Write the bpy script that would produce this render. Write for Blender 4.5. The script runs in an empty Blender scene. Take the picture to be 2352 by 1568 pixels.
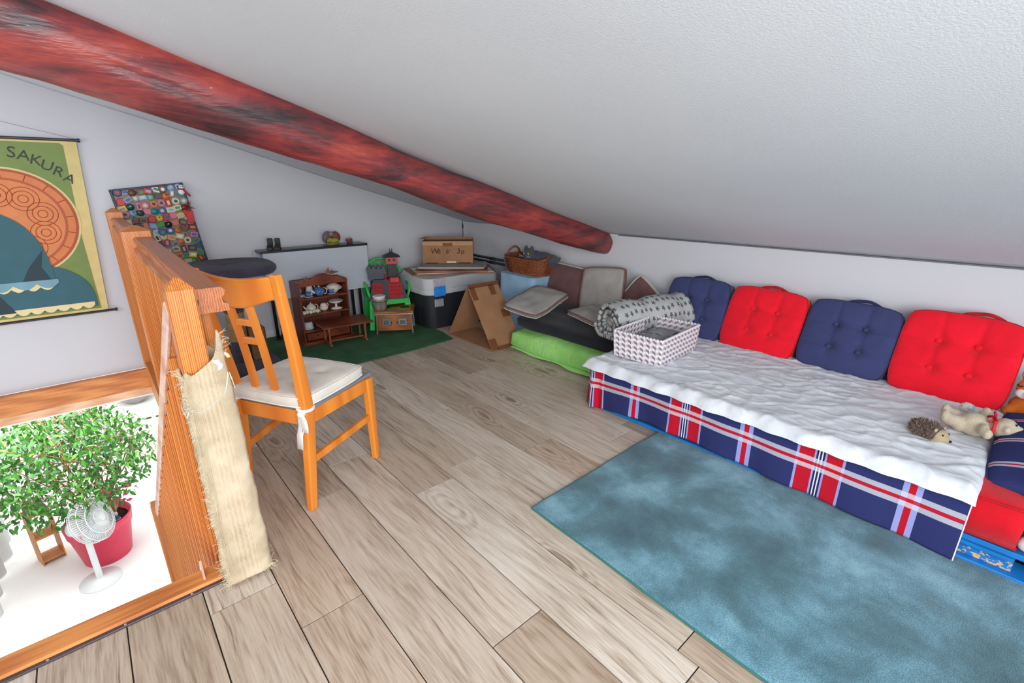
import bpy, bmesh, math, random
from mathutils import Vector, Matrix, Euler, noise as NZ
random.seed(11)
S = bpy.context.scene
COL = S.collection
PI = math.pi
# ---------------------------------------------------------------- camera
YAW, PITCH = .7199, .3193
fwd = Vector((math.sin(YAW)*math.cos(PITCH), math.cos(YAW)*math.cos(PITCH), -math.sin(PITCH)))
rgt = Vector((math.cos(YAW), -math.sin(YAW), 0)); upv = rgt.cross(fwd)
cam = bpy.data.cameras.new('camera'); co = bpy.data.objects.new('camera', cam); COL.objects.link(co)
co.matrix_world = Matrix((
    (rgt.x, upv.x, -fwd.x, 0), (rgt.y, upv.y, -fwd.y, 0), (rgt.z, upv.z, -fwd.z, 1.25), (0, 0, 0, 1)))
cam.sensor_width = 36; cam.lens = 1095.9/2352*36; cam.clip_start = .02
S.camera = co
# ---------------------------------------------------------------- light
S.view_settings.view_transform = 'Standard'; S.view_settings.look = 'None'
S.view_settings.gamma = 1; S.view_settings.exposure = 0.05
S.view_settings.use_curve_mapping = False
W = bpy.data.worlds.new('sky'); S.world = W; W.use_nodes = True
bg = W.node_tree.nodes['Background']; bg.inputs[0].default_value = (.90, .96, 1, 1); bg.inputs[1].default_value = 1.95
def area(name, loc, target, sx, sy, power, col=(1, 1, 1)):
    l = bpy.data.lights.new(name, 'AREA'); l.shape = 'RECTANGLE'; l.size = sx; l.size_y = sy; l.energy = power; l.color = col
    o = bpy.data.objects.new(name, l); COL.objects.link(o); o.location = loc
    o.rotation_euler = (Vector(target)-Vector(loc)).to_track_quat('-Z', 'Y').to_euler(); return o
area('window_daylight', (-.6, -1.8, 1.15), (1.3, 3.2, .5), 2.2, 1.3, 84, (.985, .985, 1))
area('left_fill_light', (-2.1, 2.5, 1.15), (2.0, 3.3, .35), 1.5, .9, 23, (.95, .97, 1))  # added fill from the left to brighten the back area; no window there
area('overhead_fill_light', (.2, -.4, 1.70), (2.0, 2.6, 0), 1.1, .8, 26, (.93, .97, 1))  # added overhead fill aimed at the mid floor; the ceiling has no opening
area('lower_room_fill', (-.7, 5.9, -.34), (-.6, 5.9, -3), 2.4, 2.2, 135, (1, .99, .97))  # added area light, hidden under the slab, to overexpose the room below
# ---------------------------------------------------------------- helpers
def srgb(h):
    if isinstance(h, str):
        h = h.lstrip('#'); c = [int(h[i:i+2], 16)/255 for i in (0, 2, 4)]
    else: c = [v/255 for v in h]
    return tuple(v/12.92 if v <= .04045 else ((v+.055)/1.055)**2.4 for v in c)+(1,)
class NT:
    """small wrapper to write node trees tersely"""
    def __init__(s, name, rough=.6, metal=0, spec=.4):
        s.m = bpy.data.materials.new(name); s.m.use_nodes = True; s.t = s.m.node_tree
        s.b = s.t.nodes['Principled BSDF']
        s.b.inputs['Roughness'].default_value = rough; s.b.inputs['Metallic'].default_value = metal
        s.b.inputs['Specular IOR Level'].default_value = spec
    def n(s, typ, props=None, **ins):
        nd = s.t.nodes.new('ShaderNode'+typ)
        for k, v in (props or {}).items(): setattr(nd, k, v)
        for k, v in ins.items():
            key = int(k[1:]) if k[0] == '_' and k[1:].isdigit() else k.replace('_', ' ')
            s.set(nd.inputs[key], v)
        return nd
    def set(s, inp, v):
        if isinstance(v, bpy.types.NodeSocket): s.t.links.new(v, inp)
        elif isinstance(v, bpy.types.Node): s.t.links.new(v.outputs[0], inp)
        else: inp.default_value = v
    def math(s, op, a, b=0., c=0.):
        return s.n('Math', {'operation': op}, _0=a, _1=b, _2=c).outputs[0]
    def vmul(s, v, k): return s.n('VectorMath', {'operation': 'MULTIPLY'}, _0=v, _1=k).outputs[0]
    def vadd(s, v, k): return s.n('VectorMath', {'operation': 'ADD'}, _0=v, _1=k).outputs[0]
    def mix(s, f, a, b, blend='MIX'):
        nd = s.t.nodes.new('ShaderNodeMix'); nd.data_type = 'RGBA'; nd.blend_type = blend
        s.set(nd.inputs[0], f); s.set(nd.inputs[6], a); s.set(nd.inputs[7], b); return nd.outputs[2]
    def ramp(s, f, stops, interp='LINEAR'):
        nd = s.t.nodes.new('ShaderNodeValToRGB'); nd.color_ramp.interpolation = interp
        el = nd.color_ramp.elements
        while len(el) < len(stops): el.new(.5)
        for e, (p, c) in zip(el, stops): e.position = p; e.color = c if not isinstance(c, (int, float)) else (c, c, c, 1)
        s.set(nd.inputs[0], f); return nd.outputs[0]
    def noise(s, vec, scale, detail=3, rough=.55, dist=0):
        return s.n('TexNoise', Vector=vec, Scale=scale, Detail=detail, Roughness=rough, Distortion=dist).outputs[0]
    def obj(s): return s.n('TexCoord').outputs['Object']
    def uv(s): return s.n('TexCoord').outputs['UV']
    def pos(s): return s.n('NewGeometry').outputs['Position']
    def rnd(s): return s.n('ObjectInfo').outputs['Random']
    def col(s, c): s.set(s.b.inputs['Base Color'], c); return s
    def bump(s, h, strength=.3, dist=.01):
        nd = s.n('Bump', Strength=strength, Distance=dist, Height=h); s.set(s.b.inputs['Normal'], nd.outputs[0]); return s
_mc = {}
def flat(col, rough=.55, metal=0, var=.06, nscale=30, bump=0, bscale=200, spec=.4, name=None):
    key = (col, rough, metal, var, nscale, bump, bscale, spec)
    if key in _mc: return _mc[key]
    k = NT(name or 'paint', rough, metal, spec); c = srgb(col)
    p = k.obj()
    d = tuple(v*(1-var*2.2) for v in c[:3])+(1,); l = tuple(min(1, v*(1+var)) for v in c[:3])+(1,)
    k.col(k.ramp(k.noise(p, nscale), [(.3, d), (.7, l)]))
    if bump: k.bump(k.noise(p, bscale, 2), bump, .004)
    _mc[key] = k.m; return k.m
def fabric(col, var=.08, scale=500, rough=.9, bump=.35, name='cloth'):
    key = ('f', col, var, scale, bump)
    if key in _mc: return _mc[key]
    k = NT(name, rough, 0, .15); c = srgb(col); p = k.obj()
    d = tuple(v*(1-var*2.5) for v in c[:3])+(1,); l = tuple(min(1, v*(1+var)) for v in c[:3])+(1,)
    big = k.noise(p, 9, 4); fine = k.noise(p, scale, 2)
    k.col(k.ramp(k.math('ADD', k.math('MULTIPLY', big, .6), k.math('MULTIPLY', fine, .4)), [(.35, d), (.65, l)]))
    k.bump(k.math('ADD', fine, k.math('MULTIPLY', k.noise(p, 40, 3), 2.)), bump, .003)
    k.b.inputs['Sheen Weight'].default_value = .15
    _mc[key] = k.m; return k.m
def wood(c1, c2, scale=(60, 60, 3), rough=.35, ring=14, name='wood', bump=.05):
    """grain runs along local z unless scale says otherwise"""
    k = NT(name, rough, 0, .45); v = k.vadd(k.vmul(k.obj(), scale), k.n('CombineXYZ', X=k.math('MULTIPLY', k.rnd(), 31.), Y=k.math('MULTIPLY', k.rnd(), 17.)).outputs[0])
    a = k.noise(v, 1.0, 4, .6, .3); b = k.n('TexWave', {'bands_direction': 'X'}, Vector=k.vmul(v, (.05,)*3), Scale=ring, Distortion=5., Detail=2.).outputs['Fac']
    f = k.math('ADD', k.math('MULTIPLY', a, .6), k.math('MULTIPLY', b, .4))
    k.col(k.ramp(f, [(.25, srgb(c2)), (.7, srgb(c1))])); k.bump(f, bump, .004); return k.m

class MB:
    def __init__(s): s.v = []; s.f = []; s.mi = []; s.uv = {}
    def add(s, vs, fs, M=None, mi=0, uvs=None):
        o = len(s.v)
        for i, p in enumerate(vs):
            p = Vector(p); s.v.append(M @ p if M else p)
            if uvs: s.uv[o+i] = uvs[i]
        for f in fs: s.f.append([i+o for i in f]); s.mi.append(mi)
        return s
    def box(s, c, d, M=None, mi=0, tp=(1, 1), ch=0):
        """box of size d about centre c; tp tapers the top; ch chamfers every edge"""
        x, y, z = (k/2 for k in d)
        if ch:
            vs = []; 
            for sx in (-1, 1):
                for sy in (-1, 1):
                    for sz in (-1, 1):
                        tx, ty = (tp if sz > 0 else (1, 1))
                        X, Y = x*tx, y*ty
                        vs += [(c[0]+sx*X, c[1]+sy*(Y-ch), c[2]+sz*(z-ch)), (c[0]+sx*(X-ch), c[1]+sy*Y, c[2]+sz*(z-ch)), (c[0]+sx*(X-ch), c[1]+sy*(Y-ch), c[2]+sz*z)]
            I = lambda sx, sy, sz, k: ((sx > 0)*4+(sy > 0)*2+(sz > 0))*3+k
            fs = []
            for k in range(3):
                a, b = [q for q in range(3) if q != k]
                for sg in (-1, 1):
                    r = []
                    for (p, q) in ((-1, -1), (1, -1), (1, 1), (-1, 1)):
                        t = [0]*3; t[k] = sg; t[a] = p; t[b] = q; r.append(I(*t, k))
                    fs.append(r)
            for k in range(3):      # edges along axis k
                a, b = [q for q in range(3) if q != k]
                for p in (-1, 1):
                    for q in (-1, 1):
                        t = [0]*3; t[a] = p; t[b] = q; t[k] = -1; u = t[:]; u[k] = 1
                        fs.append([I(*t, a), I(*u, a), I(*u, b), I(*t, b)])
            for sx in (-1, 1):
                for sy in (-1, 1):
                    for sz in (-1, 1): fs.append([I(sx, sy, sz, 0), I(sx, sy, sz, 1), I(sx, sy, sz, 2)])
            return s.add(vs, fs, M, mi)
        vs = [(c[0]+sx*x*(tp[0] if sz > 0 else 1), c[1]+sy*y*(tp[1] if sz > 0 else 1), c[2]+sz*z) for sz in (-1, 1) for sy in (-1, 1) for sx in (-1, 1)]
        return s.add(vs, [(0, 2, 3, 1), (4, 5, 7, 6), (0, 1, 5, 4), (2, 6, 7, 3), (0, 4, 6, 2), (1, 3, 7, 5)], M, mi)
    def bar(s, p0, p1, w, d, up=(0, 0, 1), M=None, mi=0, w1=None, d1=None, ch=0):
        """rectangular bar between two points"""
        p0, p1 = Vector(p0), Vector(p1); t = (p1-p0); L = t.length; t.normalize(); up = Vector(up)
        a = up.cross(t)
        if a.length < 1e-4: a = Vector((1, 0, 0)).cross(t)
        a.normalize(); b = t.cross(a)
        R = Matrix((a, b, t)).transposed().to_4x4(); R.translation = (p0+p1)/2
        return s.box((0, 0, 0), (w, d, L), (M @ R) if M else R, mi, ((w1 or w)/w, (d1 or d)/d), ch)
    def tube(s, pts, r, n=8, closed=False, caps=True, M=None, mi=0, flatz=1):
        P = [Vector(p) for p in pts]; m = len(P); vs = []; fs = []
        R = r if isinstance(r, (list, tuple)) else [r]*m
        ref = None
        for i in range(m):
            t = (P[(i+1) % m]-P[i-1]) if closed else (P[min(i+1, m-1)]-P[max(i-1, 0)])
            if t.length < 1e-9: t = Vector((0, 0, 1))
            t.normalize()
            if ref is None:
                ref = Vector((0, 0, 1)) if abs(t.z) < .9 else Vector((1, 0, 0))
            a = ref-t*ref.dot(t)
            if a.length < 1e-5: a = t.orthogonal()
            a.normalize(); ref = a; b = t.cross(a)
            for k in range(n):
                q = 2*PI*k/n; vs.append(P[i]+(a*math.cos(q)*flatz+b*math.sin(q))*R[i])
        for i in range(m if closed else m-1):
            for k in range(n):
                j = (i+1) % m; fs.append((i*n+k, i*n+(k+1) % n, j*n+(k+1) % n, j*n+k))
        if caps and not closed: fs.append(list(range(n))[::-1]); fs.append([(m-1)*n+k for k in range(n)])
        return s.add(vs, fs, M, mi)
    def cyl(s, p0, p1, r0, r1=None, n=14, M=None, mi=0): return s.tube([p0, p1], [r0, r0 if r1 is None else r1], n, M=M, mi=mi)
    def lathe(s, prof, n=24, c=(0, 0, 0), M=None, mi=0, sx=1, sy=1):
        vs = []; fs = []; m = len(prof)
        for r, z in prof:
            for k in range(n):
                q = 2*PI*k/n; vs.append((c[0]+r*math.cos(q)*sx, c[1]+r*math.sin(q)*sy, c[2]+z))
        for i in range(m-1):
            for k in range(n): fs.append((i*n+k, i*n+(k+1) % n, (i+1)*n+(k+1) % n, (i+1)*n+k))
        if prof[0][0] > 1e-4: fs.append(list(range(n))[::-1])
        if prof[-1][0] > 1e-4: fs.append([(m-1)*n+k for k in range(n)])
        return s.add(vs, fs, M, mi)
    def ball(s, c, r, nu=16, nv=10, M=None, mi=0, rot=None):
        r = r if isinstance(r, (tuple, list)) else (r, r, r); vs = []; fs = []
        RM = Matrix.Translation(Vector(c)) @ (Euler(rot).to_matrix().to_4x4() if rot else Matrix())
        if M: RM = M @ RM
        vs.append((0, 0, -r[2]))
        for j in range(1, nv):
            th = PI*j/nv-PI/2
            for i in range(nu):
                q = 2*PI*i/nu; vs.append((r[0]*math.cos(th)*math.cos(q), r[1]*math.cos(th)*math.sin(q), r[2]*math.sin(th)))
        vs.append((0, 0, r[2])); T = len(vs)-1
        for i in range(nu):
            fs.append((0, 1+(i+1) % nu, 1+i))
            for j in range(nv-2): fs.append((1+j*nu+i, 1+j*nu+(i+1) % nu, 1+(j+1)*nu+(i+1) % nu, 1+(j+1)*nu+i))
            fs.append((T, 1+(nv-2)*nu+i, 1+(nv-2)*nu+(i+1) % nu))
        return s.add(vs, fs, RM, mi)
    def prism(s, pts, a, b, axis='z', M=None, mi=0):
        """polygon pts extruded from a to b along an axis; pts are the other two coords in xyz order"""
        def mk(p, h): return {'z': (p[0], p[1], h), 'y': (p[0], h, p[1]), 'x': (h, p[0], p[1])}[axis]
        n = len(pts); vs = [mk(p, a) for p in pts]+[mk(p, b) for p in pts]
        fs = [list(range(n))[::-1], [n+i for i in range(n)]]+[(i, (i+1) % n, n+(i+1) % n, n+i) for i in range(n)]
        return s.add(vs, fs, M, mi)
    def grid(s, nu, nv, fn, M=None, mi=0, uvs=None, cu=False):
        """fn(u,v) with u,v in 0..1; cu closes u"""
        vs = []; uu = []
        for j in range(nv+1):
            for i in range(nu+(0 if cu else 1)):
                vs.append(fn(i/nu, j/nv)); uu.append(uvs(i/nu, j/nv) if uvs else (i/nu, j/nv))
        w = nu if cu else nu+1; fs = []
        for j in range(nv):
            for i in range(nu):
                i2 = (i+1) % w; fs.append((j*w+i, j*w+i2, (j+1)*w+i2, (j+1)*w+i))
        return s.add(vs, fs, M, mi, uu)
    def mesh(s, name, mat, smooth=False, fix=True):
        me = bpy.data.meshes.new(name); me.from_pydata([tuple(p) for p in s.v], [], s.f)
        if s.uv:
            l = me.uv_layers.new(name='UVMap')
            for lp in me.loops:
                if lp.vertex_index in s.uv: l.data[lp.index].uv = s.uv[lp.vertex_index]
        for m in (mat if isinstance(mat, (list, tuple)) else [mat]): me.materials.append(m)
        for p, i in zip(me.polygons, s.mi): p.material_index = i
        if fix:
            bm = bmesh.new(); bm.from_mesh(me); bmesh.ops.recalc_face_normals(bm, faces=bm.faces); bm.to_mesh(me); bm.free()
        if smooth: me.polygons.foreach_set('use_smooth', [True]*len(me.polygons))
        me.update(); return me
    def done(s, name, mat, parent=None, smooth=False, loc=(0, 0, 0), rot=(0, 0, 0), world=False, bev=0, auto=False, origin=None):
        if world:
            o0 = parent.location if parent else Vector(origin if origin is not None else (0, 0, 0))
            if parent and parent.parent: o0 = o0+parent.parent.location
            s.v = [p-o0 for p in s.v]
        o = bpy.data.objects.new(name, s.mesh(name, mat, smooth)); COL.objects.link(o)
        o.location = loc if not (world and not parent and origin is not None) else origin; o.rotation_euler = rot
        if parent: o.parent = parent
        if bev:
            m = o.modifiers.new('bevel', 'BEVEL'); m.width = bev; m.segments = 2; m.limit_method = 'ANGLE'
        return o
def tag(o, label=None, cat=None, group=None, kind=None):
    for k, v in (('label', label), ('category', cat), ('group', group), ('kind', kind)):
        if v: o[k] = v
    return o
def thing(name, label, cat, loc=(0, 0, 0), rz=0, group=None, rot=None):
    o = bpy.data.objects.new(name, None); COL.objects.link(o); o.empty_display_size = .05
    o.location = loc; o.rotation_euler = rot or (0, 0, rz); return tag(o, label, cat, group)
def dup(o, parent=None):
    c = o.copy(); COL.objects.link(c)
    if parent: c.parent = parent
    for k in list(o.children): dup(k, c)
    return c
def text(body, size, mat, parent, loc, rot, name='lettering', ext=.0006, shear=0, align='CENTER', sx=1):
    cu = bpy.data.curves.new(name, 'FONT'); cu.body = body; cu.size = size; cu.extrude = ext; cu.align_x = align; cu.align_y = 'CENTER'; cu.shear = shear
    cu.resolution_u = 3
    t = bpy.data.objects.new(name, cu); COL.objects.link(t)
    me = bpy.data.meshes.new_from_object(t.evaluated_get(bpy.context.evaluated_depsgraph_get())); COL.objects.unlink(t); bpy.data.objects.remove(t)
    me.materials.clear(); me.materials.append(mat); me.name = name
    o = bpy.data.objects.new(name, me); COL.objects.link(o); o.parent = parent; o.location = loc; o.rotation_euler = rot; o.scale = (sx, 1, 1); return o
def fbm(p, sc, oc=3):
    v = 0; a = 1
    for i in range(oc): v += a*NZ.noise(Vector(p)*sc*(2**i)+Vector((i*7.1, 3.3*i, 1.7))); a *= .5
    return v
def struct(o, label, cat): return tag(o, label, cat, None, 'structure')
# ================================================================ materials of the setting
def m_plaster(name, col, bs=.06, sc=350):
    k = NT(name, .85, 0, .2); p = k.pos(); c = srgb(col)
    k.col(k.ramp(k.noise(p, 2.2, 4), [(.3, tuple(v*.96 for v in c[:3])+(1,)), (.7, c)]))
    k.bump(k.noise(p, sc, 3, .6), bs, .004); return k.m
WALL = m_plaster('white_wall_paint', (207, 208, 213), .05)
CEIL = m_plaster('textured_ceiling_paint', (212, 217, 222), .22, 190)
LOW = m_plaster('lower_room_white', (244, 244, 244), .02)
def m_plank():
    k = NT('grey_oak_plank', .42, 0, .4)
    r = k.rnd(); p = k.pos()
    off = k.n('CombineXYZ', X=k.math('MULTIPLY', r, 37.), Y=k.math('MULTIPLY', r, 91.), Z=k.math('MULTIPLY', r, 13.)).outputs[0]
    q = k.vadd(p, off)
    w1 = k.n('TexNoise', Vector=k.vmul(q, (4.5, .9, 1)), Scale=1., Detail=3., Roughness=.55)
    qw = k.vadd(k.vmul(q, (1, .055, 1)), k.vmul(w1.outputs['Color'], (.16, 0, 0)))
    g1 = k.noise(k.vmul(qw, (62, 62, 1)), 1., 5, .66)
    fine = k.noise(k.vmul(q, (230, 9, 1)), 1., 3, .6)
    big = k.noise(k.vmul(q, (6, 1.4, 1)), 1., 3, .5)
    vor = k.n('TexVoronoi', {'feature': 'F1'}, Vector=k.vadd(k.vmul(q, (5.2, 1.7, 0)), k.vmul(w1.outputs['Color'], (.5, .5, 0))), Scale=1., Randomness=1.).outputs['Distance']
    ringw = k.math('SINE', k.math('MULTIPLY', k.math('ADD', vor, k.math('MULTIPLY', g1, .12)), 70.))
    near = k.ramp(vor, [(.06, 1.), (.40, 0.)])
    crk = k.ramp(k.noise(k.vmul(qw, (75, 30, 1)), 1., 2, .5), [(.30, 1.), (.36, 0.)])
    knot = k.ramp(vor, [(.03, 1.), (.08, .6), (.15, 0.)])
    f = k.math('ADD', k.math('MULTIPLY', g1, .46), k.math('ADD', k.math('MULTIPLY', big, .26), k.math('MULTIPLY', fine, .28)))
    f = k.math('ADD', f, k.math('MULTIPLY', k.math('MULTIPLY', ringw, near), .085))
    f = k.math('SUBTRACT', f, k.math('MULTIPLY', crk, .10))
    base = k.ramp(f, [(.30, srgb((118, 98, 82))), (.40, srgb((174, 157, 140))), (.52, srgb((207, 195, 181))), (.70, srgb((228, 220, 211)))])
    tint = k.ramp(r, [(0., srgb((214, 202, 190))), (.35, srgb((236, 230, 223))), (.7, srgb((252, 251, 250))), (1., srgb((228, 214, 202)))])
    c = k.mix(1., base, tint, 'MULTIPLY')
    c = k.mix(k.math('MULTIPLY', knot, .75), c, srgb((104, 76, 56)))
    k.col(c); k.bump(f, .12, .003); return k.m
PLANK = m_plank()
GAP = flat((52, 42, 36), .8, name='joint_dark')
PINE = wood((226, 146, 72), (172, 84, 32), (90, 90, 1.4), .3, 14, 'pine_gloss')
PINEH = wood((192, 118, 72), (150, 80, 44), (80, 3, 80), .35, 12, 'pine_handrail')
PINEY = wood((222, 140, 70), (186, 100, 44), (70, 1.6, 70), .35, 12, 'pine_along_y')
PINEX = wood((218, 142, 74), (180, 104, 48), (1.6, 70, 70), .35, 12, 'pine_along_x')
# ================================================================ setting
YG, XK = 4.30, 3.125           # gable wall plane and knee wall plane
def zc(x, y): return .857+.302*(XK-x)+.0083*(4.31-y)
XO = .138                      # edge of the stair opening
# sloped ceiling: slightly uneven plaster
b = MB()
def cf(u, v):
    x = XK+.02-u*5.4; y = YG+.02-v*6.4
    return (x, y, zc(x, y)+.012*NZ.noise(Vector((x*.9, y*.9, 0)))*min(1, u*6))
b.grid(54, 64, cf); 
o = b.done('ceiling', CEIL, smooth=True); struct(o, 'white textured sloping attic ceiling falling to the right', 'ceiling')
m = o.modifiers.new('thick', 'SOLIDIFY'); m.thickness = .06; m.offset = 1
# gable wall (reaches below floor level in the stair opening)
b = MB()
b.prism([(-2.3, -.05), (XO, -.05), (XO, -.01), (XK+.1, -.01), (XK+.1, zc(XK+.1, YG)+.04), (-2.3, zc(-2.3, YG)+.04)], YG, YG+.1, 'y')
struct(b.done('wall_gable', WALL), 'tall white gable wall carrying the poster and the magnet board', 'wall')
b = MB(); b.prism([(-2.0, -.01), (YG, -.01), (YG, zc(XK, YG)+.03), (-2.0, zc(XK, -2.)+.03)], XK, XK+.1, 'x')
struct(b.done('wall_knee', WALL), 'low white knee wall behind the row of cushions', 'wall')
# left wall with a doorway-sized gap is outside the frame: plain
b = MB(); b.box((-2.25, 1.9, .6), (.1, 4.9, 3.4)); struct(b.done('wall_left', WALL), 'white wall left of the stairwell', 'wall')
# caulk line where ceiling meets the knee wall
b = MB(); b.tube([(XK-.004, y, zc(XK, y)-.004) for y in (2.3, 1.5, .7, 0, -.8)], .0045, 6)
struct(b.done('trim_1', flat((120, 122, 124), .8)), 'thin grey joint between knee wall and ceiling', 'trim')
# floor: slab with the stair opening, planks as children
b = MB()
b.prism([(-2.2, -2.), (XK, -2.), (XK, YG), (XO, YG), (XO, 1.58), (-2.2, 1.58)], -.24, -.005, 'z')
FL = b.done('floor', GAP); struct(FL, 'grey oak plank floor of the attic', 'floor')
joints = {-4: [1.0], -3: [1.45], -2: [1.22], -1: [1.80], 0: [2.009, .799], 1: [1.56, .384], 2: [1.633, .448], 3: [2.151], 4: [2.739, 1.512], 5: [2.942, 1.718], 6: [2.496, 1.286],
          7: [2.566], 8: [1.205], 9: [1.9], 10: [2.3], 11: [1.5]}
for n in range(-8, 12):
    x0, x1 = .6273+.19394*n+.0018, .6273+.19394*(n+1)-.0018
    if n in joints: js = joints[n]
    else: js = [random.uniform(.2, 1.4)]
    L = 1.206 if len(js) < 2 else js[0]-js[1]
    cuts = sorted([js[0]+k*L for k in range(-4, 5)])
    top = 1.575 if n <= -3 else YG-.005
    xa, xb = x0, x1
    segs = []
    for a, c in zip(cuts, cuts[1:]):
        a, c = max(a, -.75), min(c, top)
        if c-a < .02: continue
        if n >= 6 and c < .9: continue
        if n >= 8 and c < 1.45: continue
        if a > 3.35 and n > 0: continue
        segs.append((a+.002, c-.002))
    if n == -3: segs.append((1.62, YG-.005))
    for a, c in segs:
        if n == -3 and a > 1.6: xa = XO+.005; 
        if xb-xa < .01: continue
        cx, cy = (xa+xb)/2, (a+c)/2
        p = MB(); p.box((0, 0, -.004), (xb-xa, c-a, .008), ch=.0004)
        p.done('plank', PLANK, FL, loc=(cx, cy, 0))
# stair opening trims
b = MB(); b.box((-1.01, 1.622, -.012), (2.3, .085, .05), ch=.006); struct(b.done('trim_2', PINEX), 'orange varnished board along the near edge of the stairwell', 'trim')
b = MB(); b.box((-1.01, 1.573, .0015), (2.3, .016, .009), ch=.002)
t3 = struct(b.done('trim_3', flat((96, 84, 88), .35, .6)), 'narrow dark metal edging strip beside the stairwell board', 'trim')
for i in range(9):
    s = MB(); s.ball((.02-.17*i, 1.573, .0062), (.004, .004, .0016), 8, 4); s.done('screw', flat((210, 210, 214), .25, .9), t3)
b = MB(); b.box((-1.01, 1.63, -.14), (2.3, .06, .2)); struct(b.done('trim_4', PINEX), 'orange fascia under the near edge of the stairwell', 'trim')
b = MB(); b.box((-1.01, 4.272, -.076), (2.3, .056, .05), ch=.004); struct(b.done('trim_5', PINEX), 'upper orange moulding along the foot of the gable wall', 'trim')
b = MB(); b.box((-1.01, 4.284, -.148), (2.3, .036, .096)); struct(b.done('trim_6', PINEX), 'wide orange board below the gable wall in the stairwell', 'trim')
b = MB(); b.box((-1.01, 4.29, -.222), (2.3, .05, .052)); struct(b.done('trim_7', wood((236, 196, 160), (214, 160, 120), (2, 30, 30), .6)), 'pale raw timber edge under the wide orange board', 'trim')
b = MB(); b.box((XO+.012, 2.95, -.11), (.03, 2.68, .24), ch=.004); struct(b.done('trim_8', PINEY), 'orange side board of the stairwell under the railing', 'trim')
b = MB(); b.box((XO+.03, 2.95, .012), (.075, 2.68, .024), ch=.004); struct(b.done('trim_9', PINEY), 'flat orange sill that carries the railing', 'trim')
# skirting at the foot of the gable, behind the table
b = MB(); b.box((1.7, YG-.008, .03), (2.8, .016, .06), ch=.003); struct(b.done('baseboard_gable', flat((222, 224, 228), .5)), 'low white skirting at the foot of the gable wall', 'baseboard')
# lower room
b = MB(); b.box((-.5, 5.2, -2.58), (6.2, 8.2, .06)); struct(b.done('lower_floor', LOW), 'bright white floor of the room below', 'floor')
b = MB(); b.box((-.5, 9.2, -1.41), (6.2, .1, 2.28)); struct(b.done('lower_wall_far', LOW), 'white far wall of the room below', 'wall')
b = MB(); b.box((-2.6, 5.2, -1.41), (.1, 8.2, 2.28)); struct(b.done('lower_wall_left', LOW), 'white left wall of the room below', 'wall')
b = MB(); b.box((2.0, 5.2, -1.41), (.1, 8.2, 2.28)); struct(b.done('lower_wall_right', LOW), 'white right wall of the room below', 'wall')
b = MB(); b.box((-.5, 6.8, -.27), (6.2, 4.86, .05)); struct(b.done('lower_ceiling', LOW), 'white ceiling of the room below', 'ceiling')
# ---------------------------------------------------------------- log beam
def m_log():
    k = NT('red_stained_log', .38, 0, .5); p = k.obj()
    v = k.vmul(p, (1.6, 9, 9))
    n1 = k.noise(v, 1.0, 5, .62, .8); n2 = k.noise(k.vmul(p, (3, 3, 3)), 1.1, 4, .6); n3 = k.noise(k.vmul(p, (12, 70, 70)), 1., 3)
    f = k.math('ADD', k.math('MULTIPLY', n1, .62), k.math('ADD', k.math('MULTIPLY', n2, .3), k.math('MULTIPLY', n3, .14)))
    c = k.ramp(f, [(.42, srgb((58, 46, 48))), (.485, srgb((100, 52, 55))), (.555, srgb((138, 56, 57))), (.65, srgb((168, 72, 62))), (.74, srgb((186, 104, 80)))])
    spk = k.ramp(k.noise(k.vmul(p, (30, 90, 90)), 1., 2), [(.74, 0.), (.79, 1.)])
    c = k.mix(k.math('MULTIPLY', spk, .6), c, srgb((205, 175, 160)))
    k.col(c); k.bump(k.math('ADD', n3, k.math('MULTIPLY', n1, 2.)), .3, .01); return k.m
b = MB()
def beam_pt(t):   # t 0 at the knee wall .. 1 far up the slope
    x = 3.2-4.9*t; y = 2.44-.02*t
    z = zc(x, y)-.075-.02*math.sin(t*7)-.035*t
    return Vector((x, y, z))
def rad(t): return .070+.062*min(1, t*1.7)+.012*math.sin(t*11+.5)+.006*math.sin(t*29)
def lf(u, v):
    c = beam_pt(v); a = 2*PI*u
    r = rad(v)*(1+.07*NZ.noise(Vector((math.cos(a)*1.3, math.sin(a)*1.3, v*9)))+.03*NZ.noise(Vector((math.cos(a)*3, math.sin(a)*3, v*40))))
    # a long drying crack along the camera side
    d = abs(((a-PI*1.03+.25*math.sin(v*9)+PI) % (2*PI))-PI)
    if .12 < v < .62: r -= .012*max(0, 1-d/.07)
    n = Vector((.289, 0, .957)); e = Vector((0, 1, 0))
    return c+(e*math.cos(a)+n*math.sin(a)*1.05)*r
b.grid(64, 150, lf, cu=True)
lg = b.done('log_beam', m_log(), smooth=True, world=True, origin=(1., 2.42, 1.4)); tag(lg, 'red stained rough log beam running down under the sloping ceiling', 'beam')
pt = beam_pt(.43)
s = MB(); s.ball((0, 0, 0), (.017, .006, .010), 12, 6); s.done('plug', flat((214, 196, 130), .4, .3), lg, loc=(1.62-1., 2.36-2.42, .0), rot=(0, .3, 0))
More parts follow.
